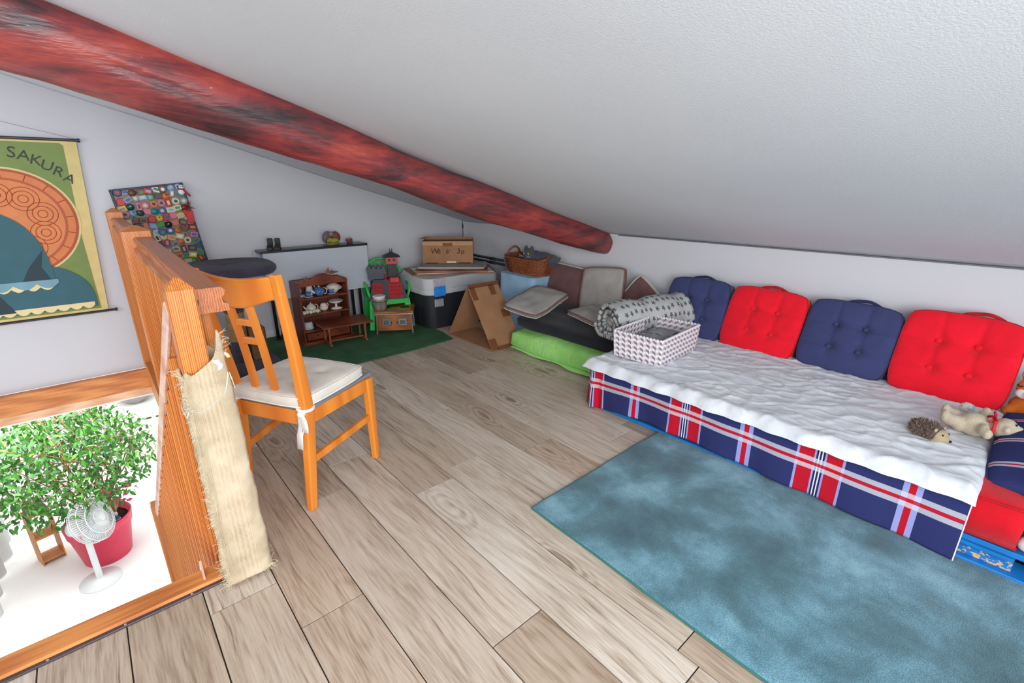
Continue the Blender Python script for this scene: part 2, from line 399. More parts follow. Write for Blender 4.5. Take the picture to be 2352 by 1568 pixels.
# ================================================================ stair railing
RL = thing('stair_railing', 'varnished orange pine railing with peaked newel posts along the stairwell', 'railing', (.16, 1.55, 0))
def newel(cx, cy, w, z0, z1, peak):
    b = MB(); b.box((cx, cy, (z0+z1)/2), (w, w, z1-z0), ch=.004)
    b.add([(cx-w/2, cy-w/2, z1-.002), (cx+w/2, cy-w/2, z1-.002), (cx+w/2, cy+w/2, z1-.002), (cx-w/2, cy+w/2, z1-.002), (cx-w*.08, cy, z1+peak), (cx+w*.08, cy, z1+peak)],
          [(0, 1, 5, 4), (1, 2, 5), (2, 3, 4, 5), (3, 0, 4), (3, 2, 1, 0)])
    return b.done('newel_post', PINE, RL, world=True)
newel(.159, 1.565, .068, -.02, .982, .026)
newel(.186, 3.02, .118, -.02, 1.035, .022)
newel(.172, 4.21, .088, -.02, 1.075, .022)
def rail(a, c, w=.086):
    prof = [(-.50, -.036), (.50, -.036), (.50, -.016), (.36, -.010), (.33, .004), (.44, .014), (.47, .026), (.36, .036), (-.36, .036), (-.47, .026), (-.44, .014), (-.33, .004), (-.36, -.010), (-.50, -.016)]
    a, c = Vector(a), Vector(c); b = MB(); n = len(prof); vs = []
    for P in (a, c):
        for x, z in prof: vs.append(P+Vector((x*w, 0, z)))
    b.add(vs, [list(range(n)), list(range(n, 2*n))]+[(i, (i+1) % n, n+(i+1) % n, n+i) for i in range(n)])
    return b.done('handrail', PINEH, RL, world=True)
rail((.231, 1.575, .932), (.205, 2.97, .968))
rail((.19, 3.08, .992), (.178, 4.17, 1.0), .07)
def bal(x, y, z0, z1, w=.026, d=.036):
    b = MB(); b.box((x, y, (z0+z1)/2), (d, w, z1-z0), ch=.003); return b.done('baluster', PINE, RL, world=True)
for i in range(11): bal(.222-.0015*i, 1.70+.115*i, .02, .90)
for i in range(9): bal(.185, 3.17+.115*i, .02, .965)
b = MB(); b.bar((.222, 1.6, .085), (.2, 2.98, .085), .05, .03); b.done('bottom_rail', PINEY, RL, world=True)
# stair flight rail going down
SR = thing('stair_flight_rail', 'orange balustrade running steeply down the stairs below the floor edge', 'railing', (.05, 2.6, -.6))
A, Bp = Vector((.129, 1.57, .93)), Vector((-.022, 3.36, -.72))
PALE = wood((232, 196, 178), (204, 150, 120), (30, 3, 30), .35, 9, 'lit_rail')  # pale tone paints in the light falling on top of the rail
b = MB(); b.bar(A, Bp, .015, .045, up=(0, 0, 1), ch=.004); b.done('handrail', PALE, SR, world=True)
NB = 19
for i in range(NB):
    t = .07+.93*(i+.6)/NB; p = A.lerp(Bp, t)
    b = MB(); zl = min(1.45, .55+p.z+1.0) if p.z > -.1 else 1.2; b.box((p.x+.012, p.y, p.z-.03-zl/2), (.030, .020, zl), ch=.003); b.done('baluster', PINE, SR, world=True)
p = Bp
b = MB(); b.box((p.x+.005, p.y+.03, p.z-.66), (.06, .06, 1.45), ch=.005); b.done('newel_post', PINE, SR, world=True)
b = MB(); b.bar(A+Vector((.012, .1, -1.35)), Bp+Vector((.012, 0, -1.25)), .05, .16, up=(0, 0, 1)); b.done('stringer', PINE, SR, world=True)
b = MB(); b.prism([(1.60, -.02), (1.70, -.02), (1.61, .085)], .058, .064, 'x'); b.done('bracket', flat((214, 178, 170), .25, .3), SR, world=True)

# ================================================================ burlap wrap on the near newel
def m_burlap():
    k = NT('burlap', .95, 0, .1); uv = k.uv()
    a = k.n('TexWave', {'bands_direction': 'X'}, Vector=uv, Scale=105., Distortion=2.2, Detail=1.).outputs['Fac']
    c = k.n('TexWave', {'bands_direction': 'Y'}, Vector=uv, Scale=110., Distortion=2.2, Detail=1.).outputs['Fac']
    w = k.math('MULTIPLY', a, c); n = k.noise(k.obj(), 14, 4)
    f = k.math('ADD', k.math('MULTIPLY', w, .45), k.math('MULTIPLY', n, .75))
    k.col(k.ramp(f, [(.25, srgb((172, 152, 124))), (.5, srgb((206, 188, 160))), (.75, srgb((224, 208, 184)))]))
    k.bump(f, .6, .004); return k.m
BUR = m_burlap()
BW = thing('burlap_wrap', 'frayed beige burlap sacking tied around the near newel post', 'burlap', (.168, 1.565, 0))
def bwf(u, v):
    a = 2*PI*u; z = v
    hx = .072-.012*v; hy = .050
    ca, sa = math.cos(a), math.sin(a); e = .38
    x = math.copysign(abs(ca)**e, ca)*hx; y = math.copysign(abs(sa)**e, sa)*hy
    zt = .768+.035*(x/hx)+(.05*math.exp(-((u-.86)/.055)**2))+.012*math.sin(a*5)
    zz = .012+(zt-.012)*v
    w = .006*NZ.noise(Vector((x*14, y*14, zz*9)))+.003*NZ.noise(Vector((x*50, y*50, zz*40)))
    n = Vector((ca, sa, 0))
    off = .010*(v-.5)+.012*math.exp(-((v-.10)/.02)**2)*(-.4)
    return Vector((x+.004+.012*(1-v), y, zz))+n*w+Vector((off*.3, 0, 0))
b = MB(); b.grid(72, 110, bwf, cu=True, uvs=lambda u, v: (u*.44, v*.75))
o = b.done('sacking', BUR, BW, smooth=True); m = o.modifiers.new('thick', 'SOLIDIFY'); m.thickness = .007
b = MB()
for i in range(420):        # frayed threads: long edge on the left front and both hems
    r = random.random()
    if r < .55: u = random.choice([.60, .615, .63, .66])+random.uniform(-.01, .02); v = random.uniform(.02, .98)
    elif r < .8: u = random.random(); v = random.uniform(.97, 1.)
    else: u = random.random(); v = random.uniform(.0, .02)
    p = bwf(u, v); n = (p-Vector((0, 0, p.z))).normalized(); L = random.uniform(.008, .028)
    d = n*random.uniform(.3, 1)+Vector((random.uniform(-.8, .8), random.uniform(-.8, .8), random.uniform(-.9, .9)))
    d.normalize(); q = p+d*L*.5+Vector((0, 0, random.uniform(-.004, .004))); e = p+d*L
    b.tube([p, q, e], [.0007, .0006, .0004], 3, caps=False)
tag(b.done('frayed_threads', flat((222, 206, 178), .95), BW), kind='stuff')
b = MB()
for k in range(6):
    u0 = .64+.012*k*random.uniform(.6, 1); pts = []
    for i in range(26):
        v = .97-i*.037; p = bwf(u0+.006*math.sin(i*.35+k)+.003*k, max(v, 0)); n = (p-Vector((0, 0, p.z))).normalized(); pts.append(p+n*(.003+.002*math.sin(i+k)))
    b.tube(pts, .0007, 4)
b.done('loose_strands', flat((206, 192, 160), .95), BW)
b = MB()
for z, dz in ((.845, .004), (.852, .003)):
    pts = [bwf(i/40, z+dz*math.sin(i*.3)) for i in range(40)]
    pts = [p+(p-Vector((0, 0, p.z))).normalized()*.004 for p in pts]; b.tube(pts, .0010, 5, closed=True)
b.done('twine', flat((222, 214, 200), .8), BW)
b = MB(); pts = [(.06+.012*math.cos(t), -.04+.004*t, .77+.014*math.sin(t)) for t in [i*PI/10 for i in range(11)]]
b.tube(pts, .0055, 8); b.done('knot_loop', flat((206, 192, 160), .95), BW, smooth=True)
b = MB(); b.grid(4, 6, lambda u, v: (.034+u*.016+.004*math.sin(v*5), -.046-.006*math.sin(u*3), .742+v*.032))
o = b.done('cloth_tag', flat((222, 218, 232), .8), BW); o.modifiers.new('t', 'SOLIDIFY').thickness = .001
b = MB()
for i in range(16):
    x = random.uniform(.05, .095); y = random.uniform(-.05, .03); a = random.uniform(-.5, 1.6); L = random.uniform(.02, .075)
    pts = [(x+L*t*math.cos(a+t), y+L*t*math.sin(a+t), .004+.012*t*(1-t)*random.random()) for t in (0, .3, .6, 1)]
    b.tube(pts, .0006, 3, caps=False)
tag(b.done('loose_fibres', flat((206, 182, 140), .95), BW), kind='stuff')

# ================================================================ chair
CW = wood((228, 140, 54), (208, 116, 38), (14, 14, 2), .32, 5, 'honey_beech', .01)
CH = thing('dining_chair', 'honey coloured wooden dining chair with slatted back and white tied cushion', 'chair', (.4625, 1.753, 0))
U, Wv = Vector((.877, .480, 0)), Vector((-.48, .877, 0))
def cp(s, t, z): return U*s+Wv*t+Vector((0, 0, z))
def post(pts, name, w=.034, d=.04):
    b = MB(); vs = []; n = len(pts)
    for (s, t, z, kw, kd) in pts:
        for ds, dt in ((-1, -1), (1, -1), (1, 1), (-1, 1)): vs.append(cp(s+ds*kd*d/2, t+dt*kw*w/2, z))
    fs = [(3, 2, 1, 0), tuple(4*(n-1)+k for k in range(4))]+[(4*i+k, 4*i+(k+1) % 4, 4*i+4+(k+1) % 4, 4*i+4+k) for i in range(n-1) for k in range(4)]
    b.add(vs, fs); return b.done(name, CW, CH, bev=.005)
def rearpts(t0, t1, t2): return [(0, t0, 0, .85, .85), (.028, t0+(t1-t0)*.6, .24, 1, 1.05), (.045, t1, .40, 1.05, 1.15), (.043, t1, .47, 1.05, 1.15), (.028, t1+(t2-t1)*.45, .66, 1, .95), (-.004, t2, .955, .95, .75)]
post(rearpts(0, 0, 0), 'rear_leg'); post(rearpts(.335, .352, .392), 'rear_leg')
post([(.415, -.012, 0, .8, .8), (.405, -.012, .415, 1.05, 1.05)], 'front_leg'); post([(.43, .40, 0, .8, .8), (.42, .40, .415, 1.05, 1.05)], 'front_leg')
def sbar(a, c, w, d, name, up=(0, 0, 1)):
    b = MB(); b.bar(cp(*a), cp(*c), w, d, up); return b.done(name, CW, CH, bev=.003)
sbar((.045, .0, .385), (.045, .352, .385), .022, .062, 'back_rail')
sbar((.045, .0, .388), (.405, -.012, .388), .022, .058, 'side_rail'); sbar((.045, .352, .388), (.42, .40, .388), .022, .058, 'side_rail')
sbar((.41, -.01, .388), (.42, .40, .388), .022, .058, 'front_rail')
sbar((.02, .0, .205), (.41, -.012, .225), .018, .03, 'stretcher'); sbar((.02, .34, .205), (.424, .40, .225), .018, .03, 'stretcher')
# crest with a curved lower edge, slightly hollow towards the sitter
def crest(u, v):
    t = .014+u*.362; top = .948-.016*math.sin(PI*u); bot = .868-.044*math.sin(PI*u)**1.3
    z = bot+(top-bot)*v; s = -.004+(.955-z)*.115-.020*math.sin(PI*u)
    return cp(s, t, z)
b = MB(); b.grid(24, 8, crest); o = b.done('crest_rail', CW, CH, smooth=True); m = o.modifiers.new('t', 'SOLIDIFY'); m.thickness = .02; m.offset = 0
mm = o.modifiers.new('b', 'BEVEL'); mm.width = .003; mm.limit_method = 'ANGLE'
def slat(t0, t1):
    b = MB(); b.grid(2, 12, lambda u, v: cp(.043-.115*(v*.42-.06)*1.0-.012*v+.016*math.sin(PI*v)*.4, t0+(t1-t0)*v+(u-.5)*.027, .41+v*.44))
    o = b.done('back_slat', CW, CH); m = o.modifiers.new('t', 'SOLIDIFY'); m.thickness = .015; m.offset = 0
slat(.238, .238); slat(.142, .142)
for z in (.765, .69):
    s = .043-.115*((z-.41)/.44*.42-.06)-.012*((z-.41)/.44)+.0064*math.sin(PI*(z-.41)/.44); sbar((s, .148, z), (s, .232, z), .014, .026, 'cross_slat')
# seat pad and cushion
b = MB(); b.box((0, 0, 0), (.40, .40, .014), ch=.004)
o = b.done('seat_pad', fabric((128, 132, 144), .1), CH, loc=cp(.235, .185, .424), rot=(0, 0, math.atan2(.48, .877)))
def cushion(mb, w, h, t, side=.02, n=28, tufts=(), k=.22, p=6, dent=.5, lines=(), wob=.004, seed=0, tr=.16):
    """square cushion about the origin in xy; returns its rim for piping"""
    kb = min(1, k*4)
    def outl(a, c):
        m_ = max(abs(a), abs(c)); q = 1.
        if m_ > 1e-6: q = 1-kb*(1-m_/((abs(a)**4.5+abs(c)**4.5)**(1/4.5)))
        return a*q*w/2, c*q*h/2
    def hh(a, c):
        e = max(0, (1-abs(a)**p)*(1-abs(c)**p))**.55
        f = side+(t/2-side)*e
        for tx, ty in tufts: f -= dent*t/2*math.exp(-(((a-tx)**2+(c-ty)**2)/tr**2))*e
        for (x0, y0, x1, y1, amp) in lines:
            dx, dy = x1-x0, y1-y0; L2 = dx*dx+dy*dy; q = max(0, min(1, ((a-x0)*dx+(c-y0)*dy)/L2)); d2 = (a-x0-q*dx)**2+(c-y0-q*dy)**2
            f -= amp*t/2*math.exp(-d2/.0025)*min(1, e*2)
        return max(f+wob*NZ.noise(Vector((a*2.2+seed, c*2.2, seed)))*e, side*.6)
    N = n
    def P(i, j, sg):
        a, c = -1+2*i/N, -1+2*j/N; x, y = outl(a, c); return (x, y, sg*hh(a, c))
    fr = [P(i, j, 1) for j in range(N+1) for i in range(N+1)]; bk = [P(i, j, -1) for j in range(N+1) for i in range(N+1)]
    o = (N+1)**2; fs = []
    for j in range(N):
        for i in range(N):
            q = j*(N+1)+i; fs.append((q, q+1, q+N+2, q+N+1)); fs.append((o+q+N+1, o+q+N+2, o+q+1, o+q))
    rim = [i for i in range(N)]+[N+j*(N+1) for j in range(N)]+[N*(N+1)+N-i for i in range(N)]+[(N-j)*(N+1) for j in range(N)]
    R = len(rim)
    for q in range(R): fs.append((rim[q], rim[(q+1) % R], o+rim[(q+1) % R], o+rim[q]))
    mb.add(fr+bk, fs, uvs=[(v[0], v[1]) for v in fr+bk])
    return [fr[i] for i in rim], [bk[i] for i in rim]
CREAM = fabric((226, 220, 208), .05)
b = MB(); f, r = cushion(b, .385, .40, .058, .018, 30, ((-.35, -.35), (.35, -.35), (.35, .35), (-.35, .35)), .12, 8, .45, seed=3)
cr = math.atan2(.48, .877)
cu = b.done('seat_cushion', CREAM, CH, smooth=True, loc=cp(.205, .18, .459), rot=(0, 0, cr))
b = MB(); b.tube([Vector(p)*1.0 for p in f], .003, 6, closed=True); b.tube(r, .003, 6, closed=True); b.done('piping', flat((236, 232, 222), .8), cu, smooth=True)
WT = fabric((232, 230, 224), .03)
def tie(t, mirror=1):
    b = MB()
    def ribbon(pts, w):
        n = len(pts)
        b.grid(2, n-1, lambda u, v: cp(*pts[round(v*(n-1))])+Wv*(u-.5)*w*mirror*.9+U*(.004*math.sin(u*PI)))
    ring = [cp(.045+.031*math.cos(a), t+.026*math.sin(a), .432+.006*math.sin(a)) for a in [i*2*PI/16 for i in range(16)]]
    b.tube(ring, .007, 6, closed=True)
    b.ball(cp(.016, t-.004, .418), (.016, .016, .013), 12, 8)
    ribbon([(.014, t, .418), (.008, t-.003, .37), (.0, t+.004, .33), (-.002, t+.010, .27)], .030)
    ribbon([(.014, t, .418), (.006, t-.018, .40), (.004, t-.024, .37), (.003, t-.022, .345)], .032)
    o = b.done('cushion_tie', WT, CH, smooth=True); m = o.modifiers.new('t', 'SOLIDIFY'); m.thickness = .003
tie(.004); tie(.352, -1)

# ================================================================ wall poster
PO = thing('wall_scroll', 'green hanging wall scroll with an orange disc and teal shape on gable wall', 'poster', (-.25, 4.285, .96))
x0, x1t, x1b, zb, zt = -.62, .077, .014, .418, 1.503
def px(u, v):     # u 0..1 left to right, v 0..1 bottom to top
    return x0+(x1b+(x1t-x1b)*v-x0)*u
def pp(u, v, y): return (px(u, v), 4.285-y, zb+(zt-zb)*v)
def sheet(name, pts, mat, y, th=.0012, label=None):
    b = MB(); n = len(pts); vs = [pp(u, v, y) for u, v in pts]+[pp(u, v, y+th) for u, v in pts]
    b.add(vs, [list(range(n)), [n+i for i in range(n)]]+[(i, (i+1) % n, n+(i+1) % n, n+i) for i in range(n)])
    return b.done(name, mat, PO, world=True)
PC = lambda c, r=.55: flat(c, r, 0, .04, 12)
sheet('canvas', [(0, 0), (1, 0), (1, 1), (0, 1)], PC((216, 196, 130)), .004, .003)
sheet('printed_field', [(0, .018), (.945, .018), (.905, .45), (.905, .975), (.88, .988), (0, .988)], PC((118, 140, 74)), .0075)
cu_, cv_ = .42, .555
def circ(r, n=56, a0=0, a1=2*PI): return [(cu_+r*math.cos(a0+(a1-a0)*i/n)*1.42, cv_+r*math.sin(a0+(a1-a0)*i/n)*.86) for i in range(n+(0 if a1-a0 > 6 else 1))]
def clipd(pts): return [(max(0, u), v) for u, v in pts]
sheet('disc_rim', clipd(circ(.352)), PC((220, 200, 140)), .009)
sheet('disc_ring', clipd(circ(.340)), PC((176, 82, 50)), .0105)
sheet('disc_band', clipd(circ(.325)), PC((214, 126, 74)), .012)
sheet('disc_ring', clipd(circ(.285)), PC((184, 88, 54)), .0135)
sheet('disc_face', clipd(circ(.272)), PC((216, 132, 78)), .015)
b = MB()
for i in range(18):       # plain radial spokes and loops as a generic ornament
    a = i*2*PI/18+.1
    for r0, r1 in ((.285, .325),):
        p, q = pp(cu_+r0*1.42*math.cos(a), cv_+r0*.86*math.sin(a), .0142), pp(cu_+r1*1.42*math.cos(a), cv_+r1*.86*math.sin(a), .0142)
        if p[0] > x0+.01 and q[0] > x0+.01: b.tube([p, q], .0022, 4)
for i in range(9):
    a = i*2*PI/9+.3; c = (cu_+.18*1.42*math.cos(a), cv_+.18*.86*math.sin(a))
    for rr in (.075, .05, .024):
        pts = [pp(c[0]+rr*1.42*math.cos(t), c[1]+rr*.86*math.sin(t), .0168) for t in [k*2*PI/20 for k in range(20)]]
        if min(p[0] for p in pts) > x0+.01: b.tube(pts, .0021, 4, closed=True)
b.done('disc_ornament', PC((176, 78, 48)), PO, world=True)
# plain abstract stand-in: layered teal mound with cream scalloped bands
TE, TD, CRM, LB = PC((44, 96, 108)), PC((26, 52, 62)), PC((232, 214, 160)), PC((118, 160, 176))
def mound(w, h, base, cx, n=40, sk=0): return [(max(0, cx-w), base)]+[(max(0, min(.94, cx+w*math.cos(PI-PI*i/n)+sk*math.sin(PI*i/n))), base+h*math.sin(PI*i/n)**.7) for i in range(n+1)]
def scal(u0, u1, v, n, amp):
    pts = [(u0, v+.02)]
    for i in range(n*6+1):
        t = i/(n*6); pts.append((u0+(u1-u0)*t, v-amp*abs(math.sin(t*n*PI))))
    pts.append((u1, v+.02)); return pts
sheet('teal_mound', mound(.62, .30, .035, .30), TE, .017)
sheet('scalloped_band', scal(.0, .90, .045, 9, .018), CRM, .0185)
sheet('teal_mound', mound(.42, .46, .17, .22), TE, .0195)
sheet('scalloped_band', scal(.0, .62, .185, 6, .02), CRM, .021)
sheet('pale_band', scal(.0, .66, .205, 4, .03), LB, .0225)
sheet('dark_fold', [(.40, .22), (.62, .21), (.56, .30), (.60, .40), (.47, .30)], TD, .021)
sheet('dark_fold', [(.12, .05), (.30, .05), (.22, .15), (.16, .16)], TD, .0215)
sheet('teal_arch', mound(.17, .22, .60, .16), TD, .0195)
sheet('cream_band', [(.18, .25), (.25, .25), (.28, .52), (.22, .55)], CRM, .024)
for t in ((.53, 1.51, 'scroll_rod', .097), (.53, .414, 'scroll_rod', .062)):
    b = MB(); b.cyl((x0-.05, 4.277, t[1]), (t[3], 4.277, t[1]), .0085, n=10); b.cyl((t[3]-.014, 4.277, t[1]), (t[3], 4.277, t[1]), .0115, n=10)
    b.done(t[2], flat((40, 38, 42), .35), PO, world=True)
b = MB(); b.tube([(.085, 4.277, 1.515), (-.15, 4.28, 1.575), (-.36, 4.285, 1.63)], .0012, 5); b.done('hanging_cord', flat((140, 136, 132), .8), PO, world=True)
INK = PC((48, 54, 44))
for i, (ch, u, v, r, sz) in enumerate([('S', .555, .93, -.12, .092), ('A', .628, .916, -.20, .085), ('K', .70, .892, -.28, .085), ('U', .765, .864, -.36, .085), ('R', .832, .832, -.44, .085), ('A', .90, .795, -.50, .08), ('R', .395, .920, -.03, .05), ('A', .448, .917, -.08, .05)]):
    q = pp(u, v, .0095); text(ch, sz, INK, PO, Vector(q)-PO.location, (PI/2, -r, 0), ext=.0008, shear=.1)

# ================================================================ magnet board
MBD = thing('magnet_board', 'tilted dark framed board crowded with souvenir magnets on the gable wall', 'board', (.42, 4.27, .95), rot=(0, math.radians(-6.5), 0))
bw, bh = .40, .56
b = MB(); b.box((0, .01, 0), (bw, .014, bh)); b.done('steel_sheet', flat((124, 124, 120), .5, .2), MBD)
FR = flat((42, 44, 58), .4)
for (cx, cz, sx, sz) in ((0, bh/2, bw+.026, .014), (0, -bh/2, bw+.026, .014), (-bw/2-.006, 0, .014, bh), (bw/2+.006, 0, .014, bh)):
    b = MB(); b.box((cx, .004, cz), (sx, .022, sz), ch=.002); b.done('frame_bar', FR, MBD)
MR = MBD.rotation_euler.to_matrix().to_4x4(); MR.translation = MBD.location
pal = [('red', (190, 30, 40)), ('dark red', (120, 20, 34)), ('orange', (216, 110, 40)), ('yellow', (216, 180, 70)), ('green', (60, 140, 60)), ('dark green', (30, 74, 62)), ('teal', (30, 130, 120)), ('blue', (44, 84, 160)), ('navy', (30, 40, 80)),
       ('light blue', (130, 170, 210)), ('white', (225, 225, 222)), ('cream', (210, 198, 164)), ('brown', (112, 70, 48)), ('black', (34, 34, 38)), ('grey', (140, 142, 144)), ('pink', (206, 110, 130))]
cn = 9; rn = 12; ordn = ['first', 'second', 'third', 'fourth', 'fifth', 'sixth', 'seventh', 'eighth', 'ninth', 'tenth', 'eleventh', 'twelfth']
R2 = random.Random(5)
for j in range(rn):
    for i in range(cn):
        uu, vv = (i+.5)/cn, (j+.5)/rn
        ipx, ipy = 262+152*uu+60*vv, 440-12*uu+168*vv
        if ipy > 488+(ipx-262)*.66+8 and ipx < 445: continue
        nm, c = pal[R2.randrange(len(pal))]; kind = R2.choice(['rectangular', 'rectangular', 'round', 'upright', 'domed'])
        x = -bw/2+bw*uu+R2.uniform(-.007, .007); z = bh/2-bh*vv+R2.uniform(-.008, .008); d = R2.uniform(.006, .020); rr = R2.uniform(-.45, .45)
        b = MB(); y = .003
        if kind == 'rectangular': b.box((0, 0, 0), (.050, d, .038), ch=.003)
        elif kind == 'upright': b.box((0, 0, .004), (.031, d, .052), ch=.003)
        elif kind == 'round': b.lathe([(.024, -d/2), (.025, d/4), (.021, d/2)], 16, M=Matrix.Rotation(PI/2, 4, 'X'))
        else: b.ball((0, 0, 0), (.025, d*.7+.004, .022), 12, 8)
        o = b.done('fridge_magnet', flat(c, .35), None, smooth=kind == 'domed')
        o.matrix_world = MR @ Matrix.Translation((x, y-d/2, z)) @ Matrix.Rotation(rr, 4, 'Y')
        tag(o, '%s %s magnet, %s from the left in the %s row of the magnet board' % (nm, kind, ordn[i], ordn[j]), 'magnet', 'souvenir magnets on the board')
        b = MB(); sc = .6
        if kind in ('rectangular', 'upright'):
            w, h, zz = ((.028, .016, 0) if kind == 'rectangular' else (.014, .028, .004)); b.box((0, -d/2-.0008, zz), (w, .0016, h))
        elif kind == 'round': b.lathe([(.011, 0), (.011, .0016)], 14, M=Matrix.Translation((0, -d/2, 0)) @ Matrix.Rotation(PI/2, 4, 'X'))
        else: b.ball((.003, -d*.6, .006), (.009, .006, .007), 8, 6)
        b.done('picture', flat(pal[R2.randrange(len(pal))][1], .4), o)
# ornaments hanging at the right edge of the board
RO = thing('tassel_ornament', 'red spiky tassel ornament with a red packet hanging at the board edge', 'ornament', MR @ Vector((bw/2-.012, -.012, .07)))
b = MB()
for i in range(26):
    a = i*2.399; el = R2.uniform(-.6, 1.2); L = R2.uniform(.035, .062); d = Vector((math.cos(a)*math.cos(el), -abs(math.sin(a))*.7, math.sin(el))); b.tube([(0, 0, .05), Vector((0, 0, .05))+d*L], [.0028, .0006], 4)
b.done('spikes', flat((170, 50, 34), .5), RO)
b = MB(); b.box((.004, -.004, -.02), (.046, .008, .085), ch=.003); b.done('packet', flat((206, 36, 38), .45), RO)
SN = thing('snowman_ornament', 'white snowman ornament with red scarf at the top corner of the board', 'ornament', MR @ Vector((bw/2-.012, -.014, bh/2-.055)))
b = MB(); b.ball((0, 0, 0), .022, 12, 8); b.ball((.004, -.004, .032), .017, 12, 8); b.done('body', flat((228, 228, 230), .8), SN, smooth=True)
b = MB(); b.tube([(.018*math.cos(a), .018*math.sin(a), .018) for a in [i*PI/6 for i in range(12)]], .005, 6, closed=True); b.tube([(.01, -.018, .016), (.03, -.022, -.01), (.045, -.02, -.03)], .006, 6); b.done('scarf', flat((190, 30, 50), .8), SN, smooth=True)
b = MB(); [b.ball((.004+dx, -.019, .036), .0028, 6, 4) for dx in (-.006, .006)]; b.done('eye', flat((20, 20, 22), .3), SN)
# ================================================================ grass mat
def m_grass():
    k = NT('artificial_grass', .95, 0, .1); p = k.obj()
    f = k.math('ADD', k.math('MULTIPLY', k.noise(p, 420, 2), .6), k.math('MULTIPLY', k.noise(p, 6, 3), .4))
    k.col(k.ramp(f, [(.3, srgb((50, 86, 60))), (.55, srgb((82, 124, 90))), (.8, srgb((116, 152, 120)))])); k.bump(k.noise(p, 420, 2), 1., .006); return k.m
b = MB(); pts = [(.60, 3.20), (1.30, 3.185), (1.75, 3.18), (2.16, 3.215), (2.20, 3.45), (2.20, 4.27), (.60, 4.27)]
b.prism(pts, .001, .007, 'z'); tag(b.done('grass_mat', m_grass(), world=True, origin=(1.4, 3.7, 0)), 'green artificial grass mat lying in front of the gable wall', 'mat')
# ================================================================ cat tree
PLUSH = fabric((74, 71, 86), .16, 260, .95, .8); SIS = None
def m_sisal():
    k = NT('sisal', .95, 0, .1); p = k.obj(); w = k.n('TexWave', {'bands_direction': 'Z'}, Vector=p, Scale=45., Distortion=1.5, Detail=2.).outputs['Fac']
    k.col(k.ramp(k.math('ADD', k.math('MULTIPLY', w, .5), k.math('MULTIPLY', k.noise(p, 30, 3), .5)), [(.25, srgb((150, 116, 80))), (.7, srgb((208, 176, 134)))])); k.bump(w, .8, .006); return k.m
CT = thing('cat_tree', 'dark grey plush cat tree with a sisal post behind the dining chair', 'cat tree', (.66, 3.66, .007))
def plate(name, cx, cy, w, d, z0, z1, mat, par, e=.5, n=40, rnd_=.02):
    b = MB(); pr_ = [(.0, z0), (.94, z0), (.99, z0+(z1-z0)*.25), (1., (z0+z1)/2), (.99, z1-(z1-z0)*.25), (.94, z1), (0, z1)]
    def fn(u, v):
        k = v*(len(pr_)-1); i = min(int(k), len(pr_)-2); f = k-i; r = pr_[i][0]*(1-f)+pr_[i+1][0]*f; z = pr_[i][1]*(1-f)+pr_[i+1][1]*f
        a = 2*PI*u; c, s_ = math.cos(a), math.sin(a)
        return (cx+math.copysign(abs(c)**e, c)*w/2*r, cy+math.copysign(abs(s_)**e, s_)*d/2*r, z+.003*NZ.noise(Vector((c*4, s_*4, r*3))))
    b.grid(n, len(pr_)-1, fn, cu=True); return b.done(name, mat, par, smooth=True)
plate('platform', .02, .06, .58, .62, .665, .725, PLUSH, CT, .75)
plate('base', -.03, -.04, .50, .42, 0, .05, PLUSH, CT, .55)
b = MB(); b.lathe([(.062, .05), (.062, .20)], 22); b.done('plush_post', PLUSH, CT, smooth=True)
b = MB(); b.lathe([(.056, .20), (.058, .205), (.058, .40), (.056, .405)], 22)
o = b.done('sisal_post', m_sisal(), CT, smooth=True)
b = MB(); b.lathe([(.060, .405), (.062, .41), (.062, .665)], 22); b.done('plush_post', PLUSH, CT, smooth=True)
b = MB(); b.box((.11, -.02, .17), (.10, .12, .24), ch=.012); b.done('perch_box', fabric((120, 92, 66), .12), CT)
b = MB()
R3 = random.Random(3)
for i in range(90):
    a = R3.uniform(0, 6.28); z = R3.choice([.19, .2, .40, .405, .42])+R3.uniform(-.01, .02); d = Vector((math.cos(a), math.sin(a), R3.uniform(-.8, .4))); p = Vector((.06*math.cos(a), .06*math.sin(a), z)); b.tube([p, p+d*R3.uniform(.006, .02)], .0009, 3, caps=False)
tag(b.done('sisal_fuzz', flat((214, 190, 150), .9), CT), kind='stuff')
TY = thing('cat_toy', 'small tan feather toy hanging on the cat tree post', 'toy', (.60, 3.60, .47))
b = MB(); b.ball((0, 0, 0), (.016, .014, .024), 10, 8); b.done('toy_body', fabric((176, 138, 104), .1), TY, smooth=True)
b = MB(); b.tube([(0, 0, .02), (.02, .03, .12), (.04, .05, .2)], .0015, 4); b.done('string', flat((200, 200, 200)), TY)
# ================================================================ folding table
LEAF = flat((190, 196, 206), .35, 0, .02, 6); BLK = flat((36, 35, 38), .3)
FT = thing('folding_table', 'folded gateleg table with pale grey leaves and black legs at gable wall', 'table', (1.42, 4.14, 0))
for nm, y in (('front_leaf', -.085), ('rear_leaf', .075)):
    b = MB(); b.box((0 if y < 0 else -.01, y, .553), (.85 if y < 0 else .88, .019, .365), ch=.002); o = b.done(nm, LEAF, FT)
    b = MB(); b.box((0 if y < 0 else -.01, y-.0002*0, .3695), (.852, .021, .006)); b.done('edge_band', flat((214, 216, 218), .4), o)
b = MB(); b.box((0, -.002, .742), (.875, .165, .022), ch=.003); b.done('fixed_top', BLK, FT)
for x in (-.385, -.335, .30, .36):
    b = MB(); b.lathe([(.0135, .006), (.0135, .73)], 14, c=(x, .0 if x in (-.385, .36) else .03, 0)); o = b.done('leg', BLK, FT, smooth=True)
    b = MB(); b.lathe([(.017, .0), (.017, .012)], 14, c=(x, .0 if x in (-.385, .36) else .03, 0.007)); b.done('foot_cap', flat((24, 24, 26), .6), o)
